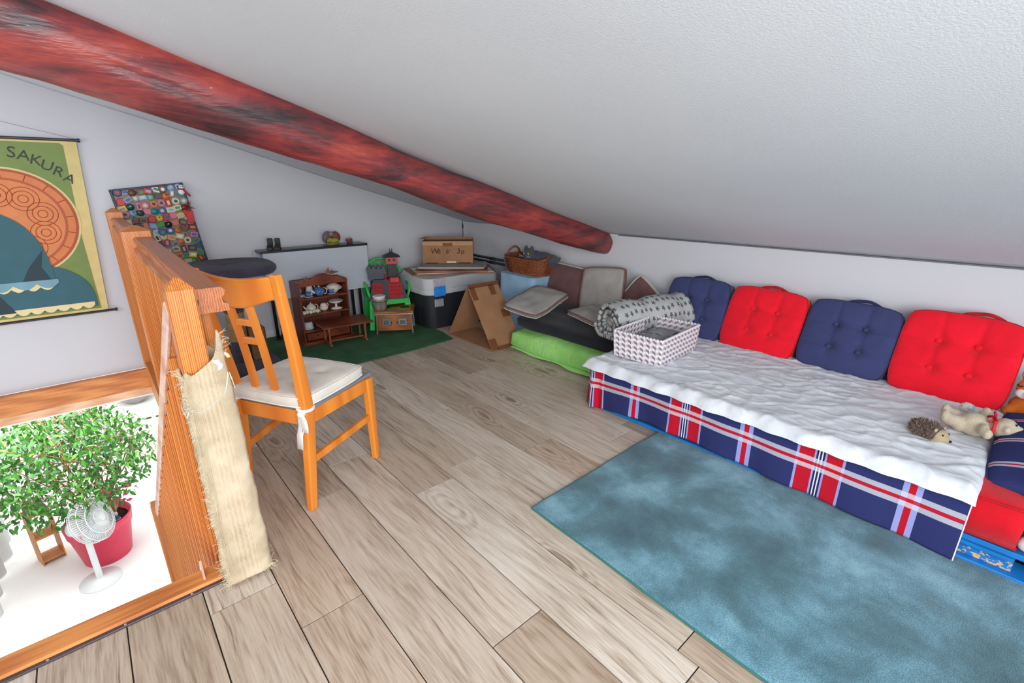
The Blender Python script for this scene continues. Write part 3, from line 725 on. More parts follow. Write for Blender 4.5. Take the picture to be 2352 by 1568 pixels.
for x in (-.36, .33):
    b = MB(); b.box((x, .015, .03), (.075, .03, .022), ch=.003); b.done('leg_brace', BLK, FT)
b = MB(); b.box((0, .015, .70), (.70, .03, .05)); b.done('apron', BLK, FT)
# ornaments on it
SH = thing('doll_boots', 'pair of tiny black lace up boots on the left of the folding table', 'boots', (1.115, 4.165, .753), -.5); SH.scale = (1.15, 1.15, 1.05)
for dx in (-.024, .024):
    b = MB()
    pr_ = [(-.020, .0), (.026, .0), (.030, .014), (.018, .028), (-.004, .036), (-.006, .078), (-.030, .080), (-.028, .03)]
    b.prism([(-p[0], p[1]) for p in pr_], dx-.017, dx+.017, 'x'); o = b.done('boot', flat((34, 33, 36), .45), SH, bev=.006)
    b = MB(); b.box((dx, -.002, .004), (.038, .062, .009), ch=.002); b.done('sole', flat((84, 76, 70), .7), o)
    b = MB()
    for i in range(4): b.tube([(dx-.012, .004-.007*(i < 2), .034+.011*i), (dx, -.004-.007*(i < 2), .037+.011*i), (dx+.012, .004-.007*(i < 2), .034+.011*i)], .0016, 4)
    b.done('laces', flat((110, 108, 110), .7), o)
HT = thing('heart_ornament', 'heart shaped ornament of grey and red lobes over a yellow green leaf', 'ornament', (1.585, 4.155, .753), -.1)
for nm, c, r, m, ry in (('lobe', (-.035, .012, .062), (.040, .012, .052), (98, 82, 88), .35), ('lobe', (.040, .014, .064), (.036, .012, .046), (120, 58, 60), -.4), ('round_stone', (.0, .004, .088), (.021, .012, .021), (128, 122, 112), 0)):
    b = MB(); b.ball((0, 0, 0), r, 18, 10); b.done(nm, flat(m, .5, 0, .12, 40), HT, smooth=True, loc=c, rot=(0, ry, 0))
b = MB(); b.grid(10, 6, lambda u, v: ((u-.5)*.10, -.022-.016*math.sin(PI*v)+.0, .012+.05*v*(.6+.4*math.sin(PI*u))+.006*math.sin(u*9)))
o = b.done('leaf', flat((154, 150, 44), .5, 0, .1), HT, smooth=True); o.modifiers.new('t', 'SOLIDIFY').thickness = .004
b = MB(); b.lathe([(.0, 0), (.045, .0), (.052, .006), (.046, .012), (0, .012)], 22, sy=.5); b.done('foot_dish', flat((150, 148, 70), .5), HT, smooth=True)
FG = thing('animal_figurine', 'small dark red animal figurine near the right end of the folding table', 'figurine', (1.74, 4.155, .753))
b = MB(); b.ball((0, 0, .024), (.028, .016, .016), 14, 8); b.ball((-.028, -.004, .03), .012, 10, 8)
[b.cyl((dx, dy, 0), (dx, dy, .02), .006, .007, 8) for dx in (-.016, .016) for dy in (-.008, .008)]
b.done('body', flat((120, 74, 72), .5, 0, .25, 60), FG, smooth=True)
b = MB(); b.ball((.004, 0, .04), (.02, .013, .008), 12, 6); b.done('shell', flat((150, 120, 112), .4), FG, smooth=True)
# ================================================================ dolls' hutch
HW = wood((134, 66, 42), (100, 44, 28), (3, 30, 30), .35, 8, 'mahogany_stain'); HWV = wood((120, 58, 40), (88, 40, 28), (30, 30, 3), .4, 8, 'mahogany_stain_upright')
HU = thing('doll_hutch', 'small mahogany doll hutch with open shelves of miniature crockery', 'shelf', (1.352, 3.94, .007), .03)
w, d, h = .40, .19, .505
for sx in (-1, 1):
    b = MB(); b.box((sx*(w/2-.006), 0, h/2+.01), (.012, d, h-.02), ch=.002); b.done('side_panel', HWV, HU)
b = MB(); b.box((0, d/2-.005, h/2+.01), (w-.02, .006, h-.02)); b.done('back_panel', HWV, HU)
for z in (.105, .238, .372, .495):
    b = MB(); b.box((0, -.002, z), (w-.024, d-.008, .012), ch=.002); b.done('shelf', HW, HU)
b = MB(); b.box((0, -.008, .012), (w+.04, d+.034, .024), ch=.004); b.done('plinth', HW, HU)
o = MB().box((-.095, -d/2+.008, .062), (.17, .012, .06), ch=.003).done('drawer', HW, HU)
MB().ball((-.095, -d/2-.002, .066), (.008, .006, .005), 10, 6).done('knob', flat((50, 30, 24), .4), o)
o = MB().box((.095, -d/2+.008, .062), (.17, .012, .06), ch=.003).done('drawer', HW, HU)
MB().ball((.095, -d/2-.002, .066), (.008, .006, .005), 10, 6).done('knob', flat((50, 30, 24), .4), o)
prof = [(-.5, 0), (.5, 0), (.5, .018), (.42, .030), (.30, .046), (.22, .052), (.16, .072), (.08, .086), (0, .09), (-.08, .088), (-.16, .076), (-.22, .056), (-.30, .046), (-.42, .030), (-.5, .018)]
b = MB(); b.prism([(x*w, h-.03+z) for x, z in prof], -d/2-.002, -d/2+.010, 'y'); b.done('crest_board', HW, HU)
def feather_bird(label, loc, rz, s):
    t = thing('feather_ornament', label, 'ornament', loc, rz)
    b = MB()
    for (a, e, L) in ((.05, .18, .075), (-.2, .35, .05), (2.2, .9, .04), (1.5, 1.3, .05), (.5, .7, .045)):
        d_ = Vector((math.cos(a)*math.cos(e), -math.sin(a)*math.cos(e)*.3, math.sin(e))); q = d_.cross(Vector((0, 1, 0))).normalized()
        pts = [Vector((0, 0, .008))+d_*L*s*t_+q*wd*s for t_, wd in ((0, 0), (.3, .007), (.7, .006), (1, 0), (.7, -.005), (.3, -.007))]
        n = len(b.v); b.add([p+Vector((0, y, 0)) for y in (-.0015, .0015) for p in pts], [(0, 1, 2, 3, 4, 5), (6, 7, 8, 9, 10, 11)]+[(i, (i+1) % 6, 6+(i+1) % 6, 6+i) for i in range(6)])
    b.done('feathers', flat((140, 92, 66), .7, 0, .3, 60), t)
    b = MB(); b.ball((-.008*s, -.002, .006), (.015*s, .010*s, .009*s), 12, 8); b.done('breast', flat((214, 210, 206), .7), t, smooth=True)
    return t
feather_bird('brown feather bird ornament on the right of the hutch crest', (1.412, 3.862, .548), 0, 1.2)
feather_bird('brown feather bird ornament at the left shoulder of the hutch', (1.235, 3.865, .516), PI, .8)
# crockery
CER = flat((226, 220, 206), .25, 0, .02, spec=.6); BLU = flat((92, 128, 186), .3, 0, .35, 60); WHT = flat((230, 232, 236), .25); GLS = flat((190, 196, 204), .15)
HM = Matrix.Rotation(.03, 4, 'Z'); HM.translation = HU.location
def onshelf(x, y, z): return HM @ Vector((x, y, z))
Z1, Z2, Z3 = .3785, .2445, .1115
def crock(name, label, cat, x, y, z, parts, group=None, rz=0):
    t = thing(name, label, cat, onshelf(x, y, z), rz, group)
    for nm, b, m in parts: b.done(nm, m, t, smooth=True)
    return t
def cup(s=1.): return MB().lathe([(.009*s, 0), (.016*s, .002*s), (.021*s, .014*s), (.022*s, .036*s), (.0205*s, .036*s), (.019*s, .014*s), (.0, .006*s)], 18)
def handle(x, z, r, s=.0035, ang=0): return MB().tube([(x+r*math.sin(t)*math.cos(ang), r*math.sin(t)*math.sin(ang), z+r*1.1*math.cos(t)) for t in [i*PI/8 for i in range(9)]], s, 6)
def saucer(r): return MB().lathe([(.0, 0), (r*.5, 0), (r, .006), (r*.98, .008), (r*.5, .003), (0, .003)], 24)
def pot(s): return MB().lathe([(.018*s, 0), (.022*s, .002*s), (.037*s, .024*s), (.038*s, .034*s), (.030*s, .052*s), (.020*s, .058*s), (.019*s, .062*s), (.006*s, .067*s), (.0, .067*s)], 22)
def lid(s): return MB().lathe([(.0, .064*s), (.007*s, .066*s), (.005*s, .073*s), (.0, .076*s)], 12)
def spout(s): return MB().tube([(-.032*s, 0, .024*s), (-.048*s, 0, .034*s), (-.060*s, 0, .056*s)], [.010*s, .007*s, .005*s], 8)
crock('miniature_teapot', 'blue and white miniature teapot at the middle of the top hutch shelf', 'teapot', -.02, -.045, Z1, [('body', pot(1.1), BLU), ('lid', lid(1.1), WHT), ('spout', spout(1.1), WHT), ('handle', handle(.036, .034, .024), WHT)])
for i, (x, lb) in enumerate(((-.115, 'blue patterned cup on its saucer left of the blue teapot'), (.075, 'blue patterned cup on its saucer right of the blue teapot'))):
    t = crock('miniature_saucer', lb.replace('cup on its saucer', 'saucer under a cup')+' on the top shelf', 'saucer', x, -.05, Z1, [('dish', saucer(.036), WHT)], 'blue crockery')
    crock('miniature_cup', lb, 'cup', x, -.05, Z1+.008, [('bowl', cup(.95), BLU), ('handle', handle(.019, .02, .011, .0025), WHT)], 'blue crockery')
t = crock('miniature_jug', 'tall white jug standing behind the blue teapot', 'jug', -.075, .02, Z1, [('body', MB().lathe([(.022, 0), (.030, .03), (.026, .06), (.022, .085), (.026, .098), (.024, .098), (.02, .08), (0, .01)], 20), WHT), ('handle', handle(.024, .055, .024), WHT)])
crock('miniature_tureen', 'lidded cream tureen at the right of the top hutch shelf', 'tureen', .115, .0, Z1, [('bowl', MB().lathe([(.022, 0), (.028, .006), (.052, .034), (.054, .046), (.0, .05)], 24, sx=1.15), CER), ('lid', MB().lathe([(.053, .047), (.046, .062), (.020, .078), (.006, .082), (.008, .090), (0, .094)], 24, sx=1.15), CER), ('handle', handle(.056, .036, .012), CER)])
for k in range(3):
    crock('miniature_plate', ['lowest', 'middle', 'topmost'][k]+' white plate of the small pile at the left of the top shelf', 'plate', -.16, .0, Z1+.006*k, [('dish', saucer(.038), WHT)], 'white plates on the top shelf')
crock('miniature_plate', 'white plate standing upright against the back left of the top shelf', 'plate', -.15, .072, Z1+.036, [('dish', MB().lathe([(.0, 0), (.022, 0), (.036, .005), (.0, .003)], 24, M=Matrix.Rotation(PI/2-.15, 4, 'X')), WHT)], 'white plates on the top shelf')
ol = ['leftmost', 'second from the left', 'third from the left', 'fourth from the left', 'rightmost']
for i in range(5):
    crock('miniature_cup', ol[i]+' of the five tiny cream cups on the middle hutch shelf', 'cup', -.165+.027*i, -.055+.012*(i % 2), Z2, [('bowl', cup(.72), CER), ('handle', handle(.015, .014, .009, .002, -1.2), CER)], 'tiny cream cups')
crock('miniature_teapot', 'cream miniature teapot behind the tiny cups on the middle shelf', 'teapot', -.085, .005, Z2, [('body', pot(1.05), CER), ('lid', lid(1.05), CER), ('spout', spout(1.), CER), ('handle', handle(.034, .034, .022), CER)])
crock('miniature_bowl', 'cream sugar bowl with flower rim at the middle of the middle shelf', 'bowl', .01, -.02, Z2, [('bowl', MB().lathe([(.016, 0), (.03, .012), (.036, .03), (.03, .036), (.0, .03)], 22), CER), ('cover', MB().lathe([(.03, .034), (.024, .056), (.014, .064), (0, .064)], 20), CER), ('handle', handle(.026, .045, .012), CER)])
crock('miniature_cake_stand', 'cream pedestal cake stand at the right of the middle shelf', 'cake stand', .115, -.02, Z2, [('foot', MB().lathe([(.046, 0), (.05, .005), (.03, .012), (.010, .016), (.008, .04), (.010, .046)], 24), CER), ('dish', MB().lathe([(.010, .045), (.035, .048), (.056, .062), (.058, .07), (.054, .07), (.03, .056), (0, .054)], 28), CER)])
for k in range(5):
    crock('miniature_plate', ['lowest', 'second lowest', 'middle', 'second highest', 'topmost'][k]+' dish of the white pile at the left of the bottom shelf', 'plate', -.135, -.02, Z3+.012*k, [('dish', MB().lathe([(.0, 0), (.03, 0), (.043-.002*k, .010), (.041-.002*k, .012), (.0, .004)], 22), WHT)], 'white dishes on the bottom shelf')
for i, x in enumerate((-.04, .0, .10)):
    crock('miniature_glass', ['left', 'middle', 'right'][i]+' one of the three clear tumblers on the bottom shelf', 'glass', x, .02, Z3, [('bowl', MB().lathe([(.014, 0), (.018, .04), (.0165, .04), (.012, .004), (0, .004)], 16), GLS)], 'clear tumblers')
# ================================================================ doll table
TT = thing('doll_table', 'small reddish doll trestle table in front of the hutch', 'table', (1.456, 3.77, .007), -.09)
TW = wood((142, 74, 48), (112, 52, 32), (3, 30, 30), .3, 8, 'cherry_stain'); TL = wood((150, 92, 58), (116, 64, 38), (30, 30, 3), .4, 8, 'cherry_leg')
MB().box((0, 0, .162), (.405, .285, .013), ch=.003).done('table_top', TW, TT)
for sx in (-1, 1):
    for y in (-.085, .055):
        MB().lathe([(.010, .012), (.012, .03), (.008, .05), (.009, .10), (.012, .13), (.011, .156)], 12, c=(sx*.145, y, 0)).done('leg', TL, TT, smooth=True)
    MB().box((sx*.145, -.015, .010), (.022, .20, .020), ch=.004).done('foot', TL, TT)
    MB().box((sx*.145, -.015, .150), (.02, .18, .012)).done('batten', TL, TT)
MB().box((0, -.04, .028), (.28, .014, .014), ch=.003).done('stretcher', TL, TT)
# ================================================================ toy stove
ST = thing('toy_stove', 'small wooden toy stove with two grey framed doors on the green mat', 'toy stove', (1.925, 3.765, .007), -.58)
SW = wood((176, 108, 58), (136, 76, 36), (3, 30, 30), .3, 8, 'oak_toy'); GM = flat((120, 122, 120), .4, .5); SV = flat((196, 200, 204), .3, .7)
MB().box((0, 0, .100), (.285, .235, .145), ch=.002).done('cabinet', SW, ST)
MB().box((0, -.006, .195), (.335, .275, .016), ch=.003).done('counter', SW, ST)
MB().box((0, -.125, .180), (.325, .028, .010), ch=.002).done('steel_trim', SV, ST)
for x in (-.085, .085): MB().lathe([(.042, .203), (.042, .2055), (0, .2055)], 24, c=(x, .02, 0)).done('hob_plate', flat((44, 44, 46), .6), ST)
for sx in (-1, 1):
    MB().prism([(sx*.146, 0), (sx*.158, 0), (sx*.150, .176), (sx*.138, .176)], -.128, -.108, 'y').done('corner_leg', GM, ST)
    MB().prism([(sx*.146, 0), (sx*.158, 0), (sx*.150, .176), (sx*.138, .176)], .098, .118, 'y').done('corner_leg', GM, ST)
    o = MB().box((sx*.068, -.120, .105), (.080, .008, .074), ch=.002).done('door', GM, ST)
    MB().box((sx*.068, -.125, .105), (.056, .006, .050), ch=.0015).done('door_rim', SV, o)
    MB().box((sx*.068, -.1285, .105), (.046, .004, .040), ch=.001).done('door_panel', flat((98, 100, 100), .4, .4), o)
    MB().ball((sx*.024, -.127, .102), (.005, .006, .007), 8, 6).done('latch', flat((70, 60, 50), .4, .5), o)
# bucket and tubs
BK = thing('metal_bucket', 'small dented metal bucket standing on the toy stove', 'bucket', (1.800, 3.80, .2105))
GAL = flat((164, 160, 150), .42, .25, .25, 20, .2, 40)
MB().lathe([(.052, 0), (.055, .002), (.066, .09), (.069, .094), (.066, .098), (.062, .094), (.052, .006), (0, .006)], 30).done('pail', GAL, BK, smooth=True)
b = MB(); b.tube([(.068*math.cos(t), .03+.0*t, .085) if 0 else (.072*math.cos(t), -.078*math.sin(t), .088-.012*math.sin(t)) for t in [i*PI/14 for i in range(15)]], .0022, 6); b.done('bail_handle', flat((110, 106, 100), .4, .7), BK)
for sx in (-1, 1): MB().box((sx*.070, 0, .086), (.008, .018, .02), ch=.002).done('ear', GAL, BK)
for k in range(2):
    t = thing('white_tub', ['lower', 'upper'][k]+' of the two white plastic tubs nested in the metal bucket', 'tub', (1.800, 3.80, .2165+.030+.034*k), 0, 'white tubs')
    MB().lathe([(.047, .0), (.052, .045), (.050, .048), (.046, .046), (.044, .006), (0, .006)], 30).done('tub', flat((226, 226, 224), .4), t, smooth=True)
    MB().lathe([(.054, .040), (.056, .046), (.054, .052), (.049, .052)], 30).done('rim', flat((234, 234, 232), .35), t, smooth=True)
# ================================================================ green children's chair
GC = thing('toddler_chair', 'bright green plastic toddler chair holding the toy castle', 'chair', (1.965, 3.985, .007), -.28)
GP = flat((52, 196, 88), .3, 0, .03, spec=.5)
MB().box((0, 0, .262), (.335, .30, .02), ch=.006).done('seat', GP, GC)
MB().box((0, -.145, .245), (.335, .018, .055), ch=.005).done('seat_lip', GP, GC)
for sx in (-1, 1):
    for sy in (-1, 1):
        MB().bar((sx*.178, sy*.155, 0), (sx*.150, sy*.13, .26), .045, .03, (0, 1, 0), w1=.055, d1=.034, ch=.005).done('leg', GP, GC)
    b = MB(); b.tube([(sx*.155, -.125, .25), (sx*.180, -.13, .33), (sx*.186, -.10, .385), (sx*.186, .02, .40), (sx*.18, .115, .41)], .017, 8, flatz=.7); b.done('armrest', GP, GC, smooth=True)
b = MB(); arch = [(-.170, .14, .25), (-.178, .145, .40), (-.160, .155, .49), (-.11, .162, .555), (-.04, .166, .583), (.04, .166, .583), (.11, .162, .555), (.160, .155, .49), (.178, .145, .40), (.170, .14, .25)]
b.tube(arch, .022, 10, flatz=.6); b.done('back_arch', GP, GC, smooth=True)
for x in (-.09, -.03, .03, .09): MB().box((x, .152, .41), (.028, .010, .30), ch=.003).done('back_slat', GP, GC)
# ================================================================ toy castle
CA = thing('toy_castle', 'grey toy castle with red gates and pagoda topped tower on the green chair', 'toy castle', (1.955, 3.94, .279), -.42)
CG = flat((84, 88, 96), .6, 0, .12, 90); CD = flat((58, 60, 66), .6, 0, .1, 60); CR = flat((190, 28, 40), .35)
MB().box((.0, -.02, .085), (.33, .23, .17), tp=(.72, .62)).done('sloped_base', CD, CA)
# left curtain wall with battlements
MB().box((-.085, .0, .205), (.145, .10, .09)).done('curtain_wall', CG, CA)
MB().box((-.085, .0, .243), (.158, .115, .034)).done('wall_walk', CG, CA)
for i in range(4): MB().box((-.145+.04*i, -.05, .268), (.022, .014, .022)).done('merlon', CG, CA)
for i in range(4): MB().box((-.145+.04*i, .05, .268), (.022, .014, .022)).done('merlon', CG, CA)
b = MB()
for r in range(5):
    for i in range(5): b.box((-.145+.03*i+(.015 if r % 2 else 0), -.0515, .168+.018*r), (.026, .004, .014))
tag(b.done('stone_courses', CG, CA), kind='stuff')
MB().box((.055, .01, .235), (.082, .082, .17), tp=(.94, .94)).done('tower', CD, CA)
o = MB().box((.055, .01, .326), (.088, .088, .05)).done('tower_gallery', CR, CA)
for i in (-1, 1):
    MB().lathe([(.012, 0), (.012, .004), (0, .004)], 12, M=Matrix.Translation((.055+.02*i, -.034, .330)) @ Matrix.Rotation(PI/2, 4, 'X')).done('gallery_window', CD, o)
    MB().box((.055+.047*i, -.032, .330), (.008, .008, .075)).done('gallery_post', CR, o)
MB().box((.055, .01, .300), (.104, .104, .008)).done('gallery_floor', CR, CA)
b = MB(); b.grid(4, 6, lambda u, v: (0, 0, 0)) if 0 else None
def roof(u, v):
    k = 1-v; r = .075*(k**1.7*.85+.15*k); a = 2*PI*u+PI/4; q = r*1.414/max(abs(math.cos(a-0)), abs(math.sin(a-0)))/1.414
    return (.055+q*math.cos(a), .01+q*math.sin(a), .356+.052*v**.8)
b = MB(); b.grid(24, 8, roof, cu=True); b.done('pagoda_roof', CD, CA)
for dx in (-.010, .010): MB().cyl((.055+dx, .01, .400), (.055+dx, .01, .425), .004, .003, 8).done('finial', CD, CA)
def gate(name, cx, cz, w_, h_, nx, nz, y, tilt):
    b = MB()
    for i in range(nx+1): b.box((-w_/2+w_*i/nx, 0, 0), (.0105, .010, h_))
    for j in range(nz+1): b.box((0, 0, -h_/2+h_*j/nz), (w_+.006, .010, .0105))
    return b.done(name, CR, CA, loc=(cx, y, cz), rot=(tilt, 0, 0))
gate('window_grille', -.088, .095, .075, .08, 3, 3, -.118, -.42)
gate('gate_grille', .062, .075, .10, .13, 7, 4, -.122, -.42)
MB().box((.062, -.088, .165), (.085, .05, .05), ch=.006).done('gate_hood', CR, CA)
b = MB(); b.tube([(.0, -.07, .15), (-.015, -.085, .175), (-.01, -.09, .2), (.005, -.09, .215)], [.012, .010, .008, .006], 8); b.done('dragon_head', CR, CA, smooth=True)
MB().bar((.09, -.07, .20), (.135, -.09, .235), .010, .010).done('cannon', CD, CA)
# ================================================================ storage bin and what lies on it
SB = thing('storage_bin', 'large black plastic storage trunk with pale lid and blue latch', 'storage bin', (2.54, 3.83, 0))
BKP = flat((40, 42, 48), .45, 0, .06, 8)
def rbox(w_, d_, z0, z1, r, mat, name, par, grow=0, n=6, open_top=False, th=0):
    def ring(w2, d2, z, rr):
        pts = []
        for q, (sx, sy) in enumerate(((1, 1), (-1, 1), (-1, -1), (1, -1))):
            for k in range(n+1):
                a = q*PI/2+k*PI/2/n; pts.append((sx*(w2/2-rr)+rr*math.cos(a), sy*(d2/2-rr)+rr*math.sin(a), z))
        return pts
    A_ = ring(w_-grow, d_-grow, z0, r); B_ = ring(w_, d_, z1, r); m = len(A_); b = MB()
    b.add(A_+B_, [(i, (i+1) % m, m+(i+1) % m, m+i) for i in range(m)]+[list(range(m))[::-1]]+([] if open_top else [[m+i for i in range(m)]])); o = b.done(name, mat, par, smooth=False, bev=.004)
    if th: mo = o.modifiers.new('t', 'SOLIDIFY'); mo.thickness = th
    return o
rbox(.80, .55, .0, .312, .09, BKP, 'tub', SB, .03)
k = NT('clear_lid', .18, 0, .5); k.b.inputs['Transmission Weight'].default_value = .35; k.b.inputs['Base Color'].default_value = srgb((232, 236, 240)); k.b.inputs['Alpha'].default_value = 1; CLR = k.m
rbox(.83, .58, .312, .362, .09, flat((206, 209, 214), .4), 'lid_rim', SB, .02)
rbox(.825, .575, .362, .462, .08, CLR, 'organiser_lid', SB)
for i in range(6): MB().box((-.33+.13*i, -.01, .412), (.004, .52, .09)).done('divider', flat((240, 242, 244), .3), SB)
MB().box((-.05, -.02, .375), (.70, .46, .02)).done('organiser_tray', flat((206, 200, 204), .5, 0, .15, 30), SB)
o = MB().box((-.285, -.292, .345), (.115, .022, .088), ch=.006).done('latch', flat((44, 140, 226), .3), SB)
b = MB(); [b.box((-.285, -.305, .318+.014*i), (.09, .006, .005)) for i in range(4)]; b.done('latch_ribs', flat((60, 156, 236), .3), o)
MB().box((-.285, -.289, .425), (.12, .012, .066), ch=.003).done('latch_plate', flat((190, 178, 194), .25), SB)
for nm, x in (('clip', -.288), ('clip', .12)):
    o = MB().box((x, -.275, .240), (.092, .014, .072), ch=.004).done('clip', flat((196, 198, 202), .35, .5), SB)
    b = MB(); [b.box((x, -.283, .222+.016*i), (.084, .006, .006)) for i in range(3)]; b.done('clip_ribs', flat((226, 228, 232), .3, .6), o)
b = MB(); b.box((-.395, -.10, .15), (.006, .01, .27)); b.done('corner_seam', flat((28, 29, 33), .5), SB)
CB = flat((164, 120, 86), .8, 0, .07, 8); CBD = flat((134, 88, 62), .8, 0, .08, 8)
b = MB(); b.prism([(2.26, 4.17), (2.14, 3.78), (2.80, 3.41), (3.05, 3.84), (2.80, 4.10)], .464, .470, 'z')
tag(b.done('cardboard_sheet', CB, world=True, origin=(2.6, 3.8, .467)), 'flat brown cardboard sheet lying on the lid of the black trunk', 'cardboard')
b = MB(); b.prism([(2.30, 4.12), (2.18, 3.79), (2.79, 3.435), (2.95, 3.74)], .4715, .4755, 'z')
tag(b.done('foam_panel', flat((222, 224, 222), .5), world=True, origin=(2.6, 3.8, .474)), 'thin white panel between the cardboard and the wooden board on the trunk', 'panel')
b = MB(); b.box((0, 0, 0), (.66, .37, .022), ch=.003)
tag(b.done('wooden_board', wood((158, 104, 80), (120, 74, 56), (3, 30, 30), .5, 6, 'tan_board'), loc=(2.555, 3.765, .488), rot=(0, 0, -.70)), 'reddish brown board under the grey mat on the trunk', 'board')
b = MB(); cushion(b, .63, .36, .030, .008, 24, k=.06, p=10)
t = thing('grey_mat', 'flat grey padded mat on top of the board on the trunk', 'mat', (2.55, 3.755, .516), -.72)
b2 = MB(); f, r = cushion(b2, .62, .35, .028, .007, 24, k=.06, p=10); b2.done('pad', fabric((136, 132, 126), .06), t, smooth=True)
MB().tube(f, .005, 6, closed=True).done('piping', flat((206, 198, 186), .8), t, smooth=True)
BX = thing('cardboard_box', 'brown cardboard box with handwritten letters on top of the trunk stack', 'box', (2.60, 3.89, .535), -.665)
w_, d_, h_ = .465, .235, .205
b = MB(); 
for c, s in (((0, -d_/2, h_/2), (w_, .005, h_)), ((0, d_/2, h_/2+.008), (w_, .005, h_+.016)), ((-w_/2, 0, h_/2), (.005, d_, h_)), ((w_/2, 0, h_/2), (.005, d_, h_)), ((0, 0, .003), (w_, d_, .005))): b.box(c, s)
b.done('carton', CB, BX)
MB().bar((-w_/2, d_/2-.002, h_+.016), (-w_/2-.03, d_/2-.03, h_+.006), .004, .12, (0, 1, 0)).done('flap', CBD, BX)
MB().box((0, .01, h_-.012), (w_-.01, d_-.02, .004)).done('flap', CBD, BX)
MB().box((0, -d_/2-.003, h_-.02), (w_, .0015, .036)).done('tape', flat((182, 140, 100), .5), BX)
MB().box((-.0, -d_/2-.0042, h_-.03), (.09, .0012, .03)).done('tape', CBD, BX)
MB().box((.03, -d_/2-.0035, .012), (.085, .001, .012)).done('label', flat((226, 226, 222), .6), BX)
INKB = flat((48, 34, 30), .7)
for s_, x, z, sz in (('W', -.125, .112, .058), ('B', -.085, .108, .05), ('6', -.005, .110, .05), ('+', .022, .122, .026), ('3', .098, .112, .056), ('o', .135, .108, .058)): text(s_, sz*1.2, INKB, BX, (x, -d_/2-.0042, z), (PI/2, 0, 0), 'handwriting', shear=.15)
for sx, wd in ((-.15, .11), (.15, .12)): MB().box((sx, -d_/2-.0035, .004), (wd, .001, .007)).done('printed_mark', INKB, BX)
t = thing('hanging_cable', 'thin black cable hanging from beam to the cardboard box at the wall', 'cable', (3.04, 4.26, .7))
b = MB(); b.tube([(3.19, 4.27, .845), (3.12, 4.275, .872), (3.055, 4.275, .888), (3.047, 4.275, .875), (3.046, 4.27, .80), (3.044, 4.27, .66)], .0035, 6); b.done('wire', flat((44, 44, 46), .5), t, world=True)
b = MB(); b.cyl((3.0465, 4.27, .84), (3.0455, 4.27, .80), .007, n=8); b.done('connector', flat((30, 30, 32), .5), t, world=True)
for i, (z, lb) in enumerate(((.523, 'upper of the two dark grey poles between trunk and wicker basket'), (.484, 'lower of the two dark grey poles between trunk and wicker basket'))):
    t = thing('pole', lb, 'pole', (3.085, 3.9, z), 0, 'dark poles')
    b = MB(); b.cyl((3.098, 4.26, z), (3.062, 3.38, z), .012, n=12); b.done('tube', flat((66, 68, 76), .4, .2), t, world=True, smooth=True)
    b = MB(); b.cyl((3.081, 3.85, z), (3.078, 3.77, z), .016, n=12); b.done('collar', flat((46, 48, 54), .4), t, world=True, smooth=True)
# ================================================================ cardboard tent
AF = thing('cardboard_tent', 'folded triangular cardboard tent with brown tape in front of the trunk', 'cardboard', (2.36, 3.05, 0))
ap, bl, br_ = (2.36, 3.06, .475), (2.36, 3.37, .004), (2.36, 2.745, .004)
def panel(name, p, q, x0_, x1_, th=.007):
    b = MB(); (y0, z0), (y1, z1) = p, q; b.bar(((x0_+x1_)/2, y0, z0), ((x0_+x1_)/2, y1, z1), x1_-x0_, th, up=(0, 1, .3) if abs(y1-y0) < abs(z1-z0) else (0, 0, 1)); return b.done(name, CB, AF, world=True)
def slab(name, p, q, x0_, x1_, th, mat, par=None):
    d0 = Vector((0, q[0]-p[0], q[1]-p[1])).normalized(); nn = Vector((0, -d0.z, d0.y))*th/2
    vs = []
    for X in (x0_, x1_):
        for P in (p, q):
            for s in (-1, 1): vs.append(Vector((X, P[0], P[1]))+nn*s)
    b = MB(); b.add(vs, [(0, 1, 3, 2), (4, 6, 7, 5), (0, 4, 5, 1), (2, 3, 7, 6), (0, 2, 6, 4), (1, 5, 7, 3)]); return b.done(name, mat, par or AF, world=True)
Y0, Y1, YA, ZA = 2.745, 3.365, 3.06, .478
PR = slab('right_panel', (Y0, .004), (YA, ZA), 2.205, 2.51, .007, CB)
PL = slab('left_panel', (Y1, .004), (YA, ZA), 2.215, 2.51, .007, CB)
slab('floor_panel', (Y0, .006), (Y1, .006), 2.205, 2.51, .006, CB)
slab('back_panel', (YA-.12, .05), (YA+.02, .32), 2.47, 2.478, .09, CB) if 0 else None
TAPE = flat((122, 76, 50), .35, 0, .05)
def tape(x0_, x1_, t0, t1):
    p = (Y0+(YA-Y0)*t0-.005, .004+(ZA-.004)*t0+.003); q = (Y0+(YA-Y0)*t1-.005, .004+(ZA-.004)*t1+.003)
    return slab('tape', p, q, x0_, x1_, .0015, TAPE)
tape(2.203, 2.512, .94, 1.0); tape(2.21, 2.26, .76, .96); tape(2.40, 2.455, .80, .96); tape(2.43, 2.512, .44, .56); tape(2.204, 2.27, .005, .17); tape(2.26, 2.512, .0, .05)
for t_ in ((2.47, .43),): pass
